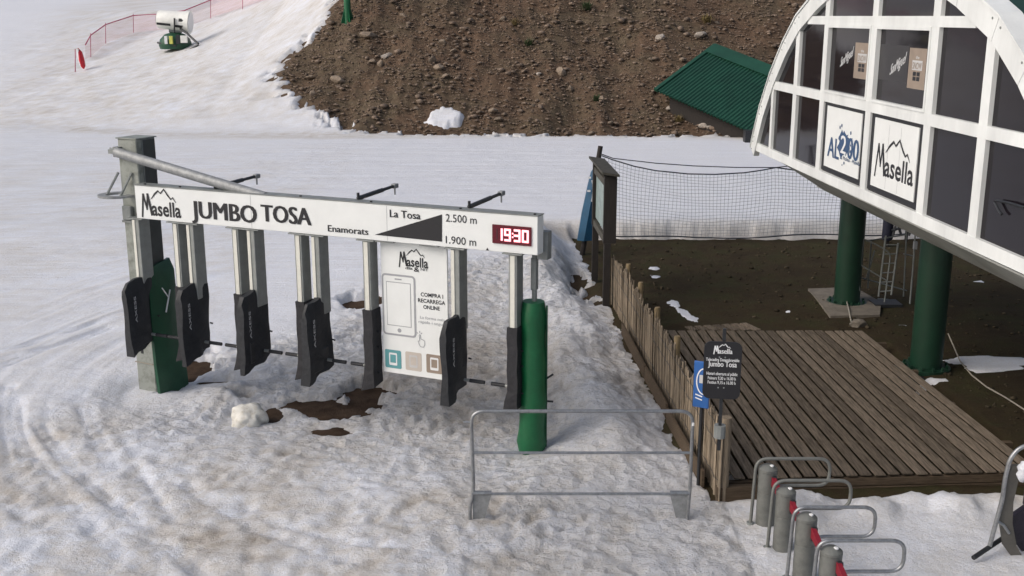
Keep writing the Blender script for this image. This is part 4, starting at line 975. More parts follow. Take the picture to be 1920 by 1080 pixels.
inner = inset(outer, .27); 
sax = (ST.U, ST.N, np.array((0, 0, 1.)))
# arch band, in jointed pieces
for i in range(0, len(outer) - 1):
    a, b_, c_, e_ = outer[i], outer[i + 1], inner[i + 1], inner[i]
    g_ = .003; q_ = [np.array(x) for x in (a, b_, c_, e_)]; ct = sum(q_) / 4; q_ = [x + (ct - x) * g_ / .3 for x in q_]
    MB().prism([ST.at(x[0], x[1], .05) for x in q_], -ST.N * .1).build('arch_panel', M['whiteframe'], st)
    for f_ in (.12, .88):
        q0 = (np.array(a) * .75 + np.array(e_) * .25) * (1 - f_) + (np.array(b_) * .75 + np.array(c_) * .25) * f_; MB().tube([ST.at(q0[0], q0[1], .05), ST.at(q0[0], q0[1], .056)], .014, 6).build('bolt', M['galv2'], st)
    a2, b2 = np.array(a), np.array(b_)
    mb = MB(); mb.prism([ST.at(a2[0], a2[1], .07), ST.at(b2[0], b2[1], .07), ST.at(b2[0], b2[1] + .01, -.17), ST.at(a2[0], a2[1] + .01, -.17)], np.array((0, 0, .03))).build('arch_cheek', M['whiteframe'], st)
    mb = MB(); mb.prism([ST.at(a2[0], a2[1] - .01, -.175), ST.at(b2[0], b2[1] - .01, -.175), ST.at(b2[0], b2[1] + .1, -4.0), ST.at(a2[0], a2[1] + .1, -4.0)], np.array((0, 0, .03))).build('roof_panel', M['colgreen_shaded'], st)
# bottom sill
MB().box(ST.at(CU, ZB - .02, .0), (5.72, .034, .07), sax).build('sill', M['whiteframe'], st)
def arch_half(z): return float(np.interp(z, [p[1] for p in inner[:10]], [CU - p[0] for p in inner[:10]]))
def arch_z(a): 
    pts_ = [(CU - p[0], p[1]) for p in inner[:10]][::-1]; return float(np.interp(abs(a), [p[0] for p in pts_], [p[1] for p in pts_]))
MU = [-4.55, -3.28, -1.92, -.02, 1.85, 3.2, 4.5]
for z_, hh_ in ((ZR1, .068), (ZR2, .06)):
    h_ = arch_half(z_) + .06; MB().box(ST.at(CU, z_, .001), (h_, .03, hh_), sax).build('transom', M['whiteframe'], st)
zs_ = [ZB + .05, ZR1, ZR2, 6.2]
for a in MU:
    z1 = arch_z(a) + .04; MB().box(ST.at(CU + a, (ZB + z1) / 2, -.002), (.095 if abs(a) < 4 else .06, .03, (z1 - ZB) / 2), sax).build('mullion', M['whiteframe'], st)
edges = [-5.6] + MU + [5.6]
def pane_poly(a0, a1, z0, z1):
    """rectangle clipped by the arch"""
    pts_ = [(a0, z0), (a1, z0)]
    for a in np.linspace(a1, a0, 9): pts_.append((a, min(z1, arch_z(a) + .0)))
    out = []
    for p in pts_:
        if p[1] > z0 + 1e-4 or p in pts_[:2]: 
            if not out or math.dist(out[-1], p) > .003: out.append(p)
    return out
panes = {}
for i in range(len(edges) - 1):
    for j in range(3):
        a0, a1, z0, z1 = edges[i] + .02, edges[i + 1] - .02, zs_[j] - .02, zs_[j + 1] + .02
        hb = arch_half(z0 + .02)
        if a0 < -hb: a0 = -hb
        if a1 > hb: a1 = hb
        if a1 - a0 < .06: continue
        pp_ = pane_poly(a0, a1, z0, z1)
        if len(pp_) < 3: continue
        panes[i, j] = MB().prism([ST.at(CU + p[0], p[1], -.02) for p in pp_], -ST.N * .012).build('pane', M['glass'], st)
# opening sash frames round the two central upper panes
for a0, a1 in ((-1.92, -.02), (-.02, 1.85)):
    f_ = []
    for (x0, x1, z0, z1) in ((a0 + .095, a1 - .095, ZR1 + .068, ZR1 + .10), (a0 + .095, a1 - .095, ZR2 - .10, ZR2 - .06), (a0 + .095, a0 + .13, ZR1 + .1, ZR2 - .1), (a1 - .13, a1 - .095, ZR1 + .1, ZR2 - .1)):
        MB().box(ST.at(CU + (x0 + x1) / 2, (z0 + z1) / 2, .012), ((x1 - x0) / 2, .032 if z1 < ZR1 + .13 and z0 < ZR1 + .09 else .03, (z1 - z0) / 2), sax).build('sash', M['whiteframe'], st)
def srect(name, x0, x1, z0, z1, mtl, w, par):
    return MB().quad(*[ST.at(CU + x, z, w) for x, z in ((x0, z0), (x1, z0), (x1, z1), (x0, z1))]).build(name, mtl, par, fix=False)
# logo boards in the two central lower panes
lower = []
for a0, a1 in ((-1.92, -.02), (-.02, 1.85)):
    MB().box(ST.at(CU + (a0 + a1) / 2, (ZB + ZR1) / 2 + .01, -.008), ((a1 - a0) / 2 - .06, .008, (ZR1 - ZB) / 2 - .06), sax).build('black_backing', M['blackpaint'], st)
    lo = MB().box(ST.at(CU + (a0 + a1) / 2, (ZB + ZR1) / 2 + .01, .006), ((a1 - a0) / 2 - .235, .006, (ZR1 - ZB) / 2 - .13), sax).build('logo_board', M['white'], st); lower.append(lo)
masella(ST, *(lambda a, b_: (a[0], a[1]))(ST.px(1641, 322), None), ST.px(1713, 350)[0] - ST.px(1641, 322)[0], M['blackpaint'], lower[1], w=.014, mw=.8, H=.72)
for a in (.72, 1.10): srect('joint_line', a - .003, a + .003, ZB + .16, ZR1 - .17, M['print_grey'], .0135, lower[1])
# ALP 2500 emblem
uA, zA = ST.px(1553, 283); uB, _ = ST.px(1612, 290); W_ = uB - uA; zc_ = 3.40
lettering('AL', ST, uA, uA + W_ * .40, zc_ - .17, .30, M['blueprint'], lower[0], w=.014, bold=.045)
lettering('00', ST, uA + W_ * .64, uA + W_, zc_ - .10, .30, M['blueprint'], lower[0], w=.014, bold=.045)
rn = random.Random(5); cxx, czz = uA + W_ * .52, zc_ + .07
MB().quad(*[ST.at(cxx + (.19 + .05 * rn.uniform(-1, 1)) * math.cos(a) * 1.2, czz + (.18 + .05 * rn.uniform(-1, 1)) * math.sin(a), .0155) for a in np.linspace(0, 2 * math.pi, 28)[:-1]]).build('splash', M['blueprint'], lower[0], fix=False)
for k in range(9):
    a = rn.uniform(0, 6.28); rr_ = rn.uniform(.24, .30); s_ = rn.uniform(.015, .03); c0 = (cxx + rr_ * 1.15 * math.cos(a), czz + rr_ * math.sin(a)); MB().quad(*[ST.at(c0[0] + s_ * math.cos(b_), c0[1] + s_ * math.sin(b_), .0155) for b_ in np.linspace(0, 6.28, 8)[:-1]]).build('splash_dot', M['blueprint'], lower[0], fix=False)
lettering('2', ST, cxx - .12, cxx + .12, czz - .13, .26, M['print_white'], lower[0], w=.017, bold=.03)
a_ = ST.px(1577, 297); b2 = ST.px(1614, 309); lettering('La Molina - Masella', ST, a_[0], b2[0], (a_[1] + b2[1]) / 2 - .01, .055, M['blueprint'], lower[0], w=.014, bold=.03)
# beer posters in the upper panes
for i, (xl, xr, yt, yb, tx0, tx1, ty) in enumerate(((1597, 1625, 80, 148, 1573, 1595, 118), (1697, 1729, 90, 167, 1666, 1693, 132))):
    pn = panes[(3, 1)] if i == 0 else panes[(4, 1)]
    a, z1 = ST.px(xl, yb); b_, _ = ST.px(xr, yb + 4); z0 = ST.px((xl + xr) / 2, yb)[1]; z1 = ST.px((xl + xr) / 2, yt)[1]; a -= CU; b_ -= CU
    if i == 1: srect('dark_sheet', a - .95, a - .02, z0 + .05, z1 + .02, mat('smoky_sheet', (.03, .028, .03), .4, 0, .1), -.0185, pn)
    srect('poster', a, b_, z0, z1, M['brownprint'], -.018, pn); wv = b_ - a; hv = z1 - z0
    srect('poster_label', a + wv * .22, b_ - wv * .2, z0 + hv * .46, z0 + hv * .70, M['print_pale'], -.0165, pn)
    lettering('SNOW', ST, CU + a + wv * .25, CU + b_ - wv * .23, z0 + hv * .49, hv * .17, M['brownprint'], pn, w=-.015, bold=.02)
    for r_ in range(2):
        for c_ in range(2): srect('poster_block', a + wv * (.30 + .22 * c_), a + wv * (.48 + .22 * c_), z0 + hv * (.20 + .12 * r_), z0 + hv * (.30 + .12 * r_), M['blackpaint'], -.0165, pn)
    lettering('the', ST, CU + a + wv * .4, CU + a + wv * .6, z0 + hv * .74, hv * .08, M['print_pale'], pn, w=-.0165, bold=.02)
    u_a, zz_ = ST.px(tx0, ty); u_b, _ = ST.px(tx1, ty); mbt = MB(); v, f_ = text_mesh('SanMiguel', .045); x0_, x1_ = v[:, 0].min(), v[:, 0].max(); W2 = u_b - u_a
    mbt.add([ST.at(u_a + (p[0] - x0_) / (x1_ - x0_) * W2 + p[1] * .06, zz_ - .06 + p[1] * .20 + .17 * (p[0] - x0_) / (x1_ - x0_) , -.0165) for p in v], f_).build('lettering', M['print_white'], pn, fix=False)
# hook shaped handle seen behind the end pane
hk = [ST.px(x, y) for x, y in ((1882, 402), (1877, 396), (1868, 378), (1872, 376), (1895, 380), (1925, 389))]
MB().tube([ST.at(u, z, .02) for u, z in hk], .014, 6).build('handle', M['darkmetal'], st)
# hull below the glass
mb = MB(); prof = [(.0, ZB - .1), (-.55, ZB - .36), (-1.2, 2.14), (-1.75, 1.90), (-2.6, 1.82), (-4.2, 1.82)]
for (w0, z0), (w1, z1) in zip(prof[:-1], prof[1:]):
    mb = MB(); mb.prism([ST.at(.0, z0, w0 - .001), ST.at(2 * CU + .3, z0 - .04, w0 - .001), ST.at(2 * CU + .3, z1 - .04, w1), ST.at(.5, z1, w1)], (0, 0, .02)).build('hull_panel', M['hull'], st)
MB().prism([ST.at(1.2, ZB - .12, -.12), ST.at(9, ZB - .16, -.12), ST.at(9, ZB - .19, -.2), ST.at(1.2, ZB - .15, -.2)], (0, 0, .015)).build('drip_edge', M['galv'], st)
mb = MB(); mb.box(ST.at(CU, 3.9, -4.1), (CU, .05, 2.1), sax).build('rear_wall', M['colgreen_shaded'], st)
mb = MB(); p_ = ST.px(1515, 318, -.1); mb.box(ST.at(p_[0], p_[1] - .02, -.25), (.16, .2, .03), sax).build('bracket', M['darkmetal'], st)
# interior floor so the glass reads dark
MB().box(ST.at(CU, ZB - .02, -2.05), (CU - .05, 1.95, .02), sax).build('floor_plate', M['hull'], st)
cols = [gnd(1587, 568), gnd(1735, 690)]
for i, p in enumerate(cols):
    cz_ = .02
    n_ = 24; lathe(MB(), (p[0], p[1], cz_), [(.235, .0), (.235, 2.0)], n_).build('column', M['colgreen_shaded'], st, smooth=True)
    lathe(MB(), (p[0], p[1], cz_), [(.36, -.04), (.36, .02), (.25, .022)], n_).build('flange', M['colgreen_shaded'], st)
    for k in range(12): a = 2 * math.pi * k / 12; lathe(MB(), (p[0] + .31 * math.cos(a), p[1] + .31 * math.sin(a), cz_), [(.022, .0), (.022, .07)], 6).build('bolt', M['colgreen_shaded'], st)
p = cols[0]; fb = MB().prism([gnd(x, y, .04) for x, y in ((1515, 541), (1602, 538), (1652, 566), (1650, 590), (1557, 592))], (0, 0, -.3)); fb.build('foundation', M['concrete'], st)
p = cols[1]; lathe(MB(), (p[0], p[1], -.28), [(.52, 0), (.52, .2), (.45, .25)], 20).build('foundation', M['darkmetal'], st)
# ladder frame between the columns
ld = thing('access_ladder', (*gnd(1660, 572)[:2], 0), 'thin steel access ladder with guard frame between the green columns', 'ladder')
LY = gnd(1660, 572)[1]; LP = lambda x, y, dY=0: atY(x, y, LY + dY)
for a, b_ in (((1661, 442), (1647, 546)), ((1684, 456), (1671, 543))): MB().tube([LP(*a), LP(b_[0], b_[1] + 10)], .018, 6).build('stile', M['galv2'], ld)
for k in range(6): t_ = k / 5; MB().tube([LP(1660 - 12.5 * t_, 459 + 88 * t_), LP(1684 - 13 * t_, 459 + 86 * t_)], .012, 6).build('rung', M['galv2'], ld)
MB().tube(rounded([LP(1620, 448), LP(1650, 462), LP(1670, 475), LP(1667, 500), LP(1658, 568)], .1), .014, 6).build('guard_tube', M['galv2'], ld)
MB().tube([LP(1614, 497), LP(1664, 527)], .013, 6).build('guard_tube', M['galv2'], ld)
MB().tube([LP(1619, 448), LP(1610, 530), LP(1612, 545)], .014, 6).build('guard_tube', M['galv2'], ld)
MB().tube([LP(1717, 425), LP(1712, 500), LP(1706, 570)], .016, 6).build('guard_post', M['galv2'], ld)
MB().box(LP(1716, 460), (.03, .03, .07)).build('switch_box', M['print_grey'], ld)
MB().box(np.array(LP(1660, 572)) * (1, 1, 0) + np.array((0, 0, .03)), (.25, .2, .03)).build('base', M['darkmetal'], ld)
for a, b_ in (((1634, 452), (1627, 540)), ((1700, 432), (1694, 556)), ((1624, 452), (1700, 440)), ((1612, 520), (1700, 545)), ((1646, 560), (1704, 566)), ((1694, 476), (1712, 480)), ((1640, 470), (1624, 524))): MB().tube([LP(*a, .3), LP(*b_, .3)], .013, 6).build('guard_tube', M['galv2'], ld)
# trestle and bits by the net
tr = thing('steel_trestle', (*gnd(1690, 448)[:2], 0), 'small dark steel trestle standing by the net below the station', 'trestle'); TY = 24.7; TP = lambda x, y, d_=0: atY(x, y, TY + d_)
for a, b_ in (((1682, 414), (1674, 436)), ((1682, 414), (1690, 436)), ((1712, 416), (1704, 436)), ((1712, 416), (1722, 438))): MB().tube([TP(*a), TP(b_[0], b_[1] + 6)], .03, 6).build('leg', M['darkmetal'], tr)
MB().tube([TP(1672, 432), TP(1724, 418)], .03, 6).build('bar', M['darkmetal'], tr); MB().tube([TP(1678, 408), TP(1716, 412)], .035, 6).build('bar', M['darkmetal'], tr)
# ropes and stones in the yard
rp = [(1775, 655), (1800, 680), (1822, 705), (1850, 728), (1885, 750), (1925, 775)]
rq = []
for k, (x, y) in enumerate(rp): p = gnd(x, y, .0); rq.append((p[0], p[1], soilz(p[0], p[1]) + (.02 if k else .25)))
tag(MB().tube(rq, .011, 6).build('ground_rope', M['rope'], None, L=rq[1]), 'pale rope lying across the dark soil by the right green column', 'rope')
cq = [gnd(x, y, .05) for x, y in ((1583, 555), (1587, 566), (1592, 585), (1596, 598), (1600, 606))]
tag(MB().tube([(p[0], p[1], soilz(p[0], p[1]) + (.08 if k < 3 else .02)) for k, p in enumerate(cq)], .012, 6).build('earth_cable', M['rope'], None, L=tuple(cq[2])), 'thin pale cable coming down off the concrete foundation', 'cable')

# ================================================================== stones
def rock_mesh(name, seed, mtl, sub=2, flat=.6):
    import bmesh
    bm = bmesh.new(); bmesh.ops.create_icosphere(bm, subdivisions=sub, radius=1); rn_ = random.Random(seed); ax_ = [nrm((rn_.gauss(0, 1), rn_.gauss(0, 1), rn_.gauss(0, 1))) for _ in range(9)]; dd = [rn_.uniform(.55, .95) for _ in range(9)]
    for v in bm.verts:
        p = np.array(v.co)
        for a, q in zip(ax_, dd):
            s_ = p @ a
            if s_ > q: p = p - a * (s_ - q)
        p = p * (1 + .06 * math.sin(p[0] * 7 + seed) * math.cos(p[1] * 6)); p[2] *= flat; v.co = p
    me = bpy.data.meshes.new(name); bm.to_mesh(me); bm.free(); me.materials.append(mtl); smooth_mesh(me, 25); return me
rk = rock_mesh('stone', 11, M['concrete']); p = gnd(1608, 612); o = bpy.data.objects.new('stone', rk); C.objects.link(o); o.location = (p[0], p[1], soilz(p[0], p[1]) + .04); o.scale = (.16, .15, .15); tag(o, 'rounded brown stone on the soil in front of the concrete foundation', 'stone')
# white chunk of ice in the hollow
import bmesh
bm = bmesh.new(); bmesh.ops.create_icosphere(bm, subdivisions=4, radius=1)
for v in bm.verts:
    p = np.array(v.co); n_ = float(fbm(np.array(p[0] * 1.5 + 4), np.array(p[1] * 1.5 + p[2]), 3, 5)); p = p * (1 + .17 * n_ + .04 * math.sin(p[0] * 11) * math.sin(p[1] * 9 + p[2] * 8)); p[2] = max(p[2], -.5); 
    if p[1] < -.3 and abs(p[2] - .05) < .09: p *= .93
    v.co = p
me = bpy.data.meshes.new('snow_chunk'); bm.to_mesh(me); bm.free(); smooth_mesh(me, 80); me.materials.append(mat('stained_ice', (.60, .59, .55), .6, 0, .1, 3, .5, 25, dirt=(.47, .44, .37)))
p = gnd(466, 780, -.05); o = bpy.data.objects.new('snow_chunk', me); C.objects.link(o); o.location = (p[0], p[1], groundz(p[0], p[1]) + .07); o.scale = (.24, .2, .21); tag(o, 'yellowed rounded lump of ice beside the muddy hollow under the gate', 'ice lump')
big = [(692, 56, 22, 11, 'a'), (722, 86, 18, 9, 'p'), (634, 140, 19, 10, 'a'), (582, 131, 15, 5, 'a'), (830, 78, 10, 8, 'a'), (944, 26, 9, 8, 'a'), (811, 117, 10, 11, 'a'), (822, 134, 13, 8, 'a'), (713, 104, 8, 11, 'a'), (698, 104, 10, 6, 'a'), (1238, 70, 12, 10, 'p'), (1313, 61, 15, 9, 'p'), (1052, 127, 12, 14, 'a'), (1070, 155, 8, 10, 'a'), (586, 180, 8, 8, 'a'), (600, 168, 7, 6, 'a'), (836, 145, 10, 5, 'a'), (756, 19, 9, 5, 'a'), (900, 20, 9, 6, 'a'), (935, 222, 12, 6, 'a'), (925, 209, 12, 8, 'a'), (1290, 170, 0, 0, ''), (1280, 112, 9, 6, 'a'), (1220, 110, 10, 5, 'a'), (1128, 183, 8, 8, 'a'), (1110, 240, 10, 7, 'a'), (1145, 225, 8, 6, 'a'), (1320, 228, 14, 8, 'p'), (1330, 236, 10, 6, 'p'), (1255, 190, 9, 7, 'p'), (860, 62, 7, 5, 'a'), (850, 92, 9, 5, 'a'), (765, 42, 6, 5, 'a'), (1000, 195, 7, 6, 'a'), (780, 200, 7, 5, 'a'), (1010, 140, 6, 5, 'p'), (1180, 60, 6, 5, 'a'), (1345, 30, 7, 5, 'a')]
BL = {(692, 56): 'broad tan boulder on the slope just below the green pole', (722, 86): 'whitish rough boulder next to a leaning brown stone on the slope', (634, 140): 'wide low tan boulder on the scree near the snow edge', (582, 131): 'thin flat slab of stone lying by the ragged snow edge', (1052, 127): 'upright egg-shaped brown boulder alone on the scree slope', (811, 117): 'tall narrow brown boulder standing over a wider one', (1320, 228): 'pale boulder beneath the eave of the green roof', (944, 26): 'small brown boulder high on the slope near a dry tuft'}
MR = [rock_mesh('boulder', 20 + k, M['stone'], 2, .62) for k in range(5)]; MP = [rock_mesh('boulder', 40 + k, M['palestone'], 2, .62) for k in range(3)]
for k, (x, y, rx, ry, c_) in enumerate(big):
    if not rx: continue
    p = hit(x, y + ry * .5); s_ = p[1] / F
    o = bpy.data.objects.new('boulder', (MR if c_ == 'a' else MP)[k % (5 if c_ == 'a' else 3)]); C.objects.link(o)
    p[2] = soilz(p[0], p[1]); o.location = (p[0], p[1], p[2] + ry * s_ * .25); o.scale = (rx * s_ * .85, max(rx, ry) * s_ * .75, ry * s_ * 1.2); o.rotation_euler = (random.uniform(-.2, .2), random.uniform(-.2, .2), random.uniform(-.5, .5))
    sp = BL.get((x, y))
    if sp: tag(o, sp, 'boulder'); continue
    tag(o, 'pale boulder on the brown scree slope' if c_ == 'p' else 'brown boulder on the brown scree slope', 'boulder', 'pale boulders on the scree slope' if c_ == 'p' else 'brown boulders on the scree slope')
# gravel stuff
rng = np.random.default_rng(4)
base_v = np.array([v.co[:] for v in rock_mesh('g', 3, M['gravel'], 1, .7).vertices]); gm = rock_mesh('g', 3, M['gravel'], 1, .7); bf = np.array([p.vertices[:] for p in gm.polygons]); bpy.data.meshes.remove(gm)
Ng = 42000; X_ = rng.uniform(-12, 16, Ng); Y_ = rng.uniform(44, 60, Ng)
ok = polysd(X_, Y_, HILLPOLY) > .25; X_, Y_ = X_[ok], Y_[ok]
iy = np.clip(np.searchsorted(gy, Y_), 1, len(gy) - 1); ix = np.clip(np.searchsorted(gx, X_), 1, len(gx) - 1); inb = BARE[iy, ix] > .1; X_, Y_, iy, ix = X_[inb], Y_[inb], iy[inb], ix[inb]
Z_ = GZ[iy, ix]; n_ = len(X_); S_ = np.clip(rng.lognormal(-3.6, .62, n_), .013, .22); A_ = rng.uniform(0, 6.28, n_)
ca, sa = np.cos(A_), np.sin(A_); sc3 = np.stack([S_ * rng.uniform(.8, 1.5, n_), S_ * rng.uniform(.7, 1.2, n_), S_ * rng.uniform(.5, 1., n_)], -1)
vv = base_v[None] * sc3[:, None]; vx = vv[..., 0] * ca[:, None] - vv[..., 1] * sa[:, None]; vy = vv[..., 0] * sa[:, None] + vv[..., 1] * ca[:, None]
vv = np.stack([vx + X_[:, None], vy + Y_[:, None], vv[..., 2] + Z_[:, None] + .3 * S_[:, None]], -1); nb = base_v.shape[0]
ff_ = (bf[None] + (np.arange(n_) * nb)[:, None, None]).reshape(-1, 3)
me = bpy.data.meshes.new('scree_gravel'); me.vertices.add(n_ * nb); me.vertices.foreach_set('co', vv.reshape(-1).astype(np.float32)); me.loops.add(ff_.size); me.loops.foreach_set('vertex_index', ff_.ravel().astype(np.int32)); me.polygons.add(len(ff_)); me.polygons.foreach_set('loop_start', np.arange(0, ff_.size, 3, dtype=np.int32)); me.polygons.foreach_set('loop_total', np.full(len(ff_), 3, np.int32)); me.update(calc_edges=True); me.materials.append(M['gravel'])
o = bpy.data.objects.new('scree_gravel', me); C.objects.link(o); tag(o, 'loose brown gravel and stones covering the hillside', 'gravel', kind='stuff')
Nc = 3600; X_ = rng.uniform(1.9, 14, Nc); Y_ = rng.uniform(11.6, 25.3, Nc); iy = np.clip(np.searchsorted(gy, Y_), 1, len(gy) - 1); ix = np.clip(np.searchsorted(gx, X_), 1, len(gx) - 1)
ok = (BARE[iy, ix] > .08) & (deckm[iy, ix] <= 0) & ~((X_ > 2.2) & (X_ < 6.35) & (Y_ < 17.6)) & ~((X_ < 5) & (Y_ > 17) & (Y_ < 18.6)); X_, Y_, iy, ix = X_[ok], Y_[ok], iy[ok], ix[ok]; n_ = len(X_); Z_ = GZ[iy, ix]; S_ = np.clip(rng.lognormal(-4.1, .55, n_), .007, .05); A_ = rng.uniform(0, 6.28, n_); ca, sa = np.cos(A_), np.sin(A_)
vv = base_v[None] * (S_[:, None] * rng.uniform(.6, 1.4, (n_, 3)))[:, None]; vv = np.stack([vv[..., 0] * ca[:, None] - vv[..., 1] * sa[:, None] + X_[:, None], vv[..., 0] * sa[:, None] + vv[..., 1] * ca[:, None] + Y_[:, None], vv[..., 2] * .8 + Z_[:, None] + .25 * S_[:, None]], -1)
ff_ = (bf[None] + (np.arange(n_) * nb)[:, None, None]).reshape(-1, 3)
M['clod'] = mat('yard_clod', (.05, .041, .028), .95, 0, .8, 3.0, .3, 30, spec=.1)
me = bpy.data.meshes.new('soil_clods'); me.vertices.add(n_ * nb); me.vertices.foreach_set('co', vv.reshape(-1).astype(np.float32)); me.loops.add(ff_.size); me.loops.foreach_set('vertex_index', ff_.ravel().astype(np.int32)); me.polygons.add(len(ff_)); me.polygons.foreach_set('loop_start', np.arange(0, ff_.size, 3, dtype=np.int32)); me.polygons.foreach_set('loop_total', np.full(len(ff_), 3, np.int32)); me.update(calc_edges=True); me.materials.append(M['clod'])
o = bpy.data.objects.new('soil_clods', me); C.objects.link(o); tag(o, 'small clods and pebbles on the dark soil around the station columns', 'soil', kind='stuff')
# tufts on the slope
for k, (x, y, s_, ml) in enumerate(((992, 72, .45, 'shrub'), (1100, 3, .55, 'shrub'), (1272, 212, .4, 'straw'), (1118, 181, .35, 'shrub'), (965, 38, .4, 'straw'), (1325, 28, .55, 'straw'))):
    p = hit(x, y + 6); z_ = soilz(p[0], p[1]); mb = MB(); rn_ = random.Random(k)
    for _ in range(140):
        a = rn_.uniform(0, 6.28); e = rn_.uniform(.2, 1.45); l_ = s_ * rn_.uniform(.4, 1.); d_ = np.array((math.cos(a) * math.cos(e), math.sin(a) * math.cos(e), math.sin(e))); c0 = np.array((p[0], p[1], z_ - .05)) + np.array((rn_.uniform(-.3, .3), rn_.uniform(-.25, .25), 0)) * s_; sd_ = nrm(np.cross(d_, (0, 0, 1))) * s_ * .045; mb.quad(c0 + d_ * l_ * .5 - sd_, c0 + d_ * l_ * .55 + sd_, c0 + d_ * l_ + sd_ * .2); mb.quad(c0 - sd_ * .4, c0 + sd_ * .4, c0 + d_ * l_ * .55)
    tag(mb.build('hill_tuft', M[ml], None, L=(p[0], p[1], z_), fix=False), ['bushy green tuft in the middle of the brown slope', 'large green tuft at the top of the brown slope', 'yellowish dry tuft under the eave of the green roof', 'low green tuft close to the foot of the brown slope', 'yellowish dry tuft high up among small stones', 'yellowish dry tuft on the slope above the green roof'][k], 'plant', 'tufts on the slope')

# ================================================================== green-roofed shelter across the road
sA = atY(1340, 85, 49.0); sB = atY(1228, 169, 46.6); sC = atY(1418, 253, 42.6); sD = sA + (sC - sB)
sh = thing('green_roof_shelter', ((sB[0] + sC[0]) / 2, 45, float(sbase(sC[0], 45))), 'low shelter with dark green corrugated metal roof at the foot of the slope', 'shelter')
rd_ = nrm(sB - sA); ed = nrm(sC - sB); nr = nrm(np.cross(rd_, ed)); nr = nr if nr[2] > 0 else -nr
LR = np.linalg.norm(sB - sA); LE = np.linalg.norm(sC - sB) * 1.9
mb = MB(); nr_ = 60; vs = []
for i in range(nr_ * 4 + 1):
    e = LE * i / (nr_ * 4); h_ = .05 * (1 if (i % 4) in (1, 2) else 0)
    for t_ in (.14, 1.0): vs.append(sA + ed * e + rd_ * LR * t_ + nr * h_)
fs = [(2 * i, 2 * i + 1, 2 * i + 3, 2 * i + 2) for i in range(nr_ * 4)]; nvv = len(vs); vs += [v_ - nr * .05 for v_ in vs]; fs += [tuple(nvv + q for q in f[::-1]) for f in fs]
mb.add(vs, fs).build('corrugated_sheet', M['roofgreen'], sh, fix=False)
mb = MB(); mb.prism([sA + nr * .08 - rd_ * .05, sA + nr * .08 + ed * LE, sA + nr * .09 + rd_ * LR * .17 + ed * LE, sA + nr * .09 + rd_ * LR * .17], -nr * .03).build('ridge_flashing', M['roofgreen'], sh)
mb = MB(); mb.prism([sA - ed * .05 + nr * .08, sB - ed * .05 + nr * .08, sB + ed * .12 + nr * .08, sA + ed * .12 + nr * .08], -nr * .12).build('verge_trim', M['roofgreen'], sh)
back = np.array((.35, .95, 0)); 
for (p0, p1, nm) in ((sB + ed * .5 - rd_ * .5, sB + ed * LE * .95 - rd_ * .5, 'wall'), (sB + ed * .5 - rd_ * .5, sA + ed * .5 + rd_ * .3, 'wall')):
    mb = MB(); a, b_ = p0 - nr * .15, p1 - nr * .15; mb.prism([a, b_, b_ - np.array((0, 0, 3.2)), a - np.array((0, 0, 3.2))], nrm(np.cross(b_ - a, (0, 0, 1))) * .08).build(nm, M['darkwood'], sh)
p = gnd(1405, 267, .45); MB().box((p[0], p[1] - .05, .55), (.22, .2, .38)).build('post_base', M['darkmetal'], sh)

# ================================================================== lift tower foot on the slope
p = hit(652, 36); z_ = soilz(p[0], p[1])
tw = thing('lift_tower', (p[0], p[1], z_), 'slim bright green steel pole rising from the top of the brown slope', 'tower')
lathe(MB(), (p[0], p[1], z_), [(.17, -.2), (.14, 9)], 14).build('shaft', M['green'], tw, smooth=True)
for k in range(4):
    a = math.pi / 2 * k + .5; c0 = np.array((p[0], p[1], z_)); dd_ = np.array((math.cos(a), math.sin(a), 0)); sd_ = np.array((-math.sin(a), math.cos(a), 0)) * .012; MB().prism([c0 + dd_ * .12 - sd_ - (0, 0, .1), c0 + dd_ * .36 - sd_ - (0, 0, .1), c0 + dd_ * .14 - sd_ + (0, 0, .7)], sd_ * 2).build('fin', M['green'], tw)

# ================================================================== snow gun
p = hit(338, 92); z_ = groundz(p[0], p[1]); s_ = p[1] / F; sg_ = thing('snow_gun', (p[0], p[1], z_), 'white barrel snow gun on a dark green base by the pink netting', 'snow gun')
Q = lambda x, y, d_=0: np.array(atY(x, y, p[1] + d_))
a, b_ = Q(297, 36), Q(357, 42); ax_ = b_ - a; LB = np.linalg.norm(ax_); R0 = 18 * s_
pts = [a + ax_ * t_ for t_ in (0, .04, .5, .92, 1.0)]; MB().tube(pts, [R0 * .82, R0 * .9, R0 * .95, R0 * 1.08, R0 * 1.15], 24).build('barrel', M['cream'], sg_, smooth=True)
MB().tube([b_ + ax_ * .003, b_ + ax_ * .02], [R0 * .98, R0 * .9], 24).build('nozzle_ring', M['print_white'], sg_); MB().tube([a - ax_ * .02, a - ax_ * .002], [R0 * .7, R0 * .7], 20).build('fan_guard', M['darkmetal'], sg_)
up = nrm(np.cross(np.array((0, -1., 0)), nrm(ax_)));  up = up if up[2] > 0 else -up; fr = nrm(np.cross(nrm(ax_), up)); fr = fr if fr[1] < 0 else -fr
def band(t0, t1, f0, f1, mtl, nm):
    vs = []; n2 = 6
    for t_ in (t0, t1):
        for k in range(n2 + 1):
            an = f0 + (f1 - f0) * k / n2; rr_ = R0 * (.95 + .12 * max(0, t_ - .5)) * 1.06; vs.append(a + ax_ * t_ + (fr * math.cos(an) + up * math.sin(an)) * rr_)
    MB().add(vs, [(k, k + 1, n2 + 2 + k, n2 + 1 + k) for k in range(n2)]).build(nm, mtl, sg_)
band(.03, .46, -.55, -.3, M['blackpaint'], 'stripe'); band(.58, .88, -.62, -.35, M['blackpaint'], 'stripe'); band(.72, .86, .0, .3, M['blackpaint'], 'badge')
vt, ft = text_mesh('Lenko' if False else 'snow', .03) if False else (None, None)
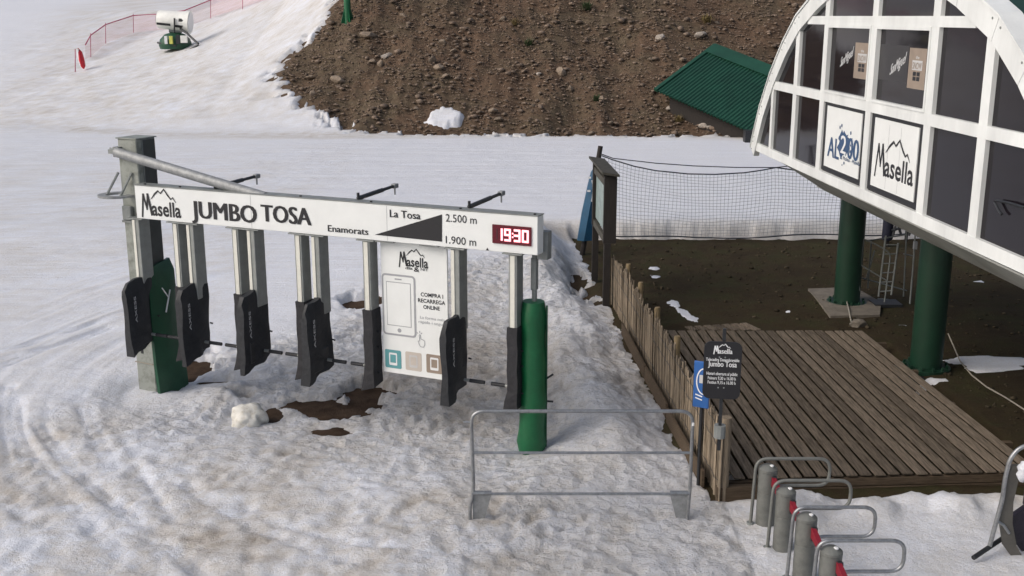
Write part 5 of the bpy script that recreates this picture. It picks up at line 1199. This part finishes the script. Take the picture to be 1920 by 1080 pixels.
MB().tube([Q(327, 34, -R0 * 1.1), Q(327, 62, -R0 * 1.1)], 1.5 * s_, 8).build('yoke', M['darkmetal'], sg_)
MB().tube([Q(318, 56), Q(340, 58)], 5 * s_, 10).build('swivel', M['galv'], sg_)
mb = MB(); vs = []
for t_, rx_, ry_ in ((0, 28, .8), (.25, 30, .9), (.6, 27, .85), (.9, 18, .6), (1, 8, .3)):
    for k in range(14): an = 2 * math.pi * k / 14; vs.append((p[0] - 8 * s_ + rx_ * s_ * math.cos(an), p[1] + ry_ * math.sin(an), z_ - .1 + (26 * s_ + .1) * t_))
mb.add(vs, [(i * 14 + k, i * 14 + (k + 1) % 14, (i + 1) * 14 + (k + 1) % 14, (i + 1) * 14 + k) for i in range(4) for k in range(14)] + [tuple(range(14))[::-1], tuple(56 + k for k in range(14))]).build('base_tank', M['darkgreen'], sg_, smooth=True)
for x0, x1, y0, y1, ml in ((309, 314, 68, 82, 'print_white'), (318, 324, 68, 82, 'yellow'), (339, 351, 67, 80, 'cream'), (330, 337, 66, 82, 'darkmetal')):
    c_ = Q((x0 + x1) / 2, (y0 + y1) / 2, -.95); MB().bbox(c_, ((x1 - x0) / 2 * s_, .06, (y1 - y0) / 2 * s_), None, .01).build('control_box', M[ml], sg_)
MB().tube([Q(338, 54, -.5), Q(350, 62, -.9), Q(365, 76, -1.4), Q(372, 82, -1.6)], 2 * s_, 8).build('tow_bar', M['darkmetal'], sg_)
MB().tube([Q(346, 98, -1.4), Q(372, 84, -1.6)], 1.6 * s_, 8).build('leg', M['darkmetal'], sg_); MB().tube([Q(295, 80, -.5), Q(330, 86, -.9)], 1.6 * s_, 8).build('leg', M['darkmetal'], sg_)
# ================================================================== pink safety fence and red bundle
pf = thing('piste_safety_fence', hit(250, 64), 'pink netting safety fence on thin poles along the piste edge', 'fence')
fp = [(160, 84, 112), (170, 66, 108), (198, 46, 82), (250, 29, 62), (300, 26, 58), (345, 20, 52), (395, 0, 35), (455, -16, 18), (530, -40, -8)]
FPt = []
for x, yt, yb in fp:
    p = hit(x, yb); FPt.append((np.array((p[0], p[1], groundz(p[0], p[1]))), atY(x, yt, p[1])))
rope = []
for i, (b0, t0) in enumerate(FPt):
    if i not in (0, 4, 5): MB().tube([b0 - (0, 0, .2), t0 + (0, 0, .12)], .02, 6).build('pole', M['pinkrope'], pf)
    rope.append(t0)
for (b0, t0), (b1, t1) in zip(FPt[:-1], FPt[1:]):
    MB().quad(b0, b1, t1, t0).build('netting', M['pinknet'], pf, fix=False)
MB().tube(rope, .035, 6).build('top_rope', M['pinkrope'], pf)
p = hit(146, 133); z_ = groundz(p[0], p[1]); s_ = p[1] / F; rb_ = thing('red_flag_bundle', (p[0], p[1], z_), 'red furled fabric bundle tied to a short pole on the piste edge', 'flag')
Q = lambda x, y, d_=0: np.array(atY(x, y, p[1] + d_))
MB().tube([Q(141, 136), Q(141, 92)], .025, 6).build('pole', M['pinkrope'], rb_)
MB().tube([Q(146, 91), Q(150, 98), Q(153, 112), Q(156, 124), Q(157, 129)], [2 * s_, 6 * s_, 8 * s_, 6.5 * s_, 2 * s_], 10, flat=.6).build('bundle', M['redfabric'], rb_, smooth=True)
MB().tube([Q(146, 92, -.12), Q(147, 105, -.14), Q(151, 122, -.14)], [1.5 * s_, 2 * s_, 1.5 * s_], 6).build('white_edge', M['print_white'], rb_)

# ================================================================== parked chair at the right edge
CY = 9.9; Q = lambda x, y, d_=0: np.array(atY(x, y, CY + d_))
ch = thing('lift_chair', (*Q(1860, 1030)[:2], groundz(4.4, CY)), 'parked lift chair with bent grey tube frame and dark seat', 'chair lift seat')
cd = np.array((.94, .34, 0))
side = [Q(1930, 833), Q(1908, 842), Q(1893, 862), Q(1884, 900), Q(1880, 935), Q(1868, 978), Q(1855, 1026)]
MB().tube(rounded(side, .06), .022, 10).build('side_frame', M['tube'], ch, smooth=True)
MB().tube([Q(1825, 1046, -.15), Q(1879, 1010, .12)], .024, 10).build('foot_rest', M['darkmetal'], ch, smooth=True)
st_ = [Q(1908, 872, .02), Q(1896, 905, .02), Q(1888, 940, .02), Q(1886, 980, .02), Q(1893, 1022, .02), Q(1912, 1052, .02), Q(1935, 1072, .02)]
mb = MB(); vs = []; hw2 = [.055, .06, .06, .06, .065, .05, .05]
for q_, h_ in zip(st_, hw2):
    for dx, dy in ((-h_, -.012), (h_, -.012), (h_, .03), (-h_, .03)): vs.append(q_ + np.array((dx, dy, 0)))
mb.add(vs, [(4 * i + k, 4 * i + (k + 1) % 4, 4 * i + 4 + (k + 1) % 4, 4 * i + 4 + k) for i in range(6) for k in range(4)] + [(3, 2, 1, 0), (24, 25, 26, 27)]).build('side_strap', M['chairstrap'], ch, smooth=True)
MB().prism([Q(1896, 972, .1), Q(1925, 952, .1), Q(1990, 950, .1), Q(1990, 1065, .1), Q(1925, 1046, .1), Q(1905, 1020, .1)], np.array((.05, .12, 0))).build('seat_shell', M['purple'], ch)
mb = MB(); mb.bbox(Q(1975, 1062, .12), (.35, .26, .05), None, .03).build('seat_cushion', M['purple'], ch)
mb = MB(); mb.bbox(Q(1985, 900, .3), (.33, .05, .3), None, .04).build('backrest', M['purple'], ch)
MB().tube([Q(1868, 976), Q(1882, 985), Q(1892, 1000)], .016, 6).build('link', M['tube'], ch)
bm = bmesh.new(); bmesh.ops.create_icosphere(bm, subdivisions=3, radius=1)
for v in bm.verts: v.co = v.co * (1 + .14 * math.sin(v.co.x * 9 + v.co.z * 7) + .08 * math.sin(v.co.y * 17))
me = bpy.data.meshes.new('snow_clump'); bm.to_mesh(me); bm.free(); me.materials.append(M['snow']); smooth_mesh(me, 80)
at_ = me.attributes.new('dirt', 'FLOAT', 'POINT'); at_.data.foreach_set('value', [.1] * len(me.vertices))
o = bpy.data.objects.new('snow_clump', me); C.objects.link(o); o.location = Q(1924, 884, -.06); o.scale = (.08, .08, .11); tag(o, 'small white clump of snow sticking to the parked chair frame', 'snow')
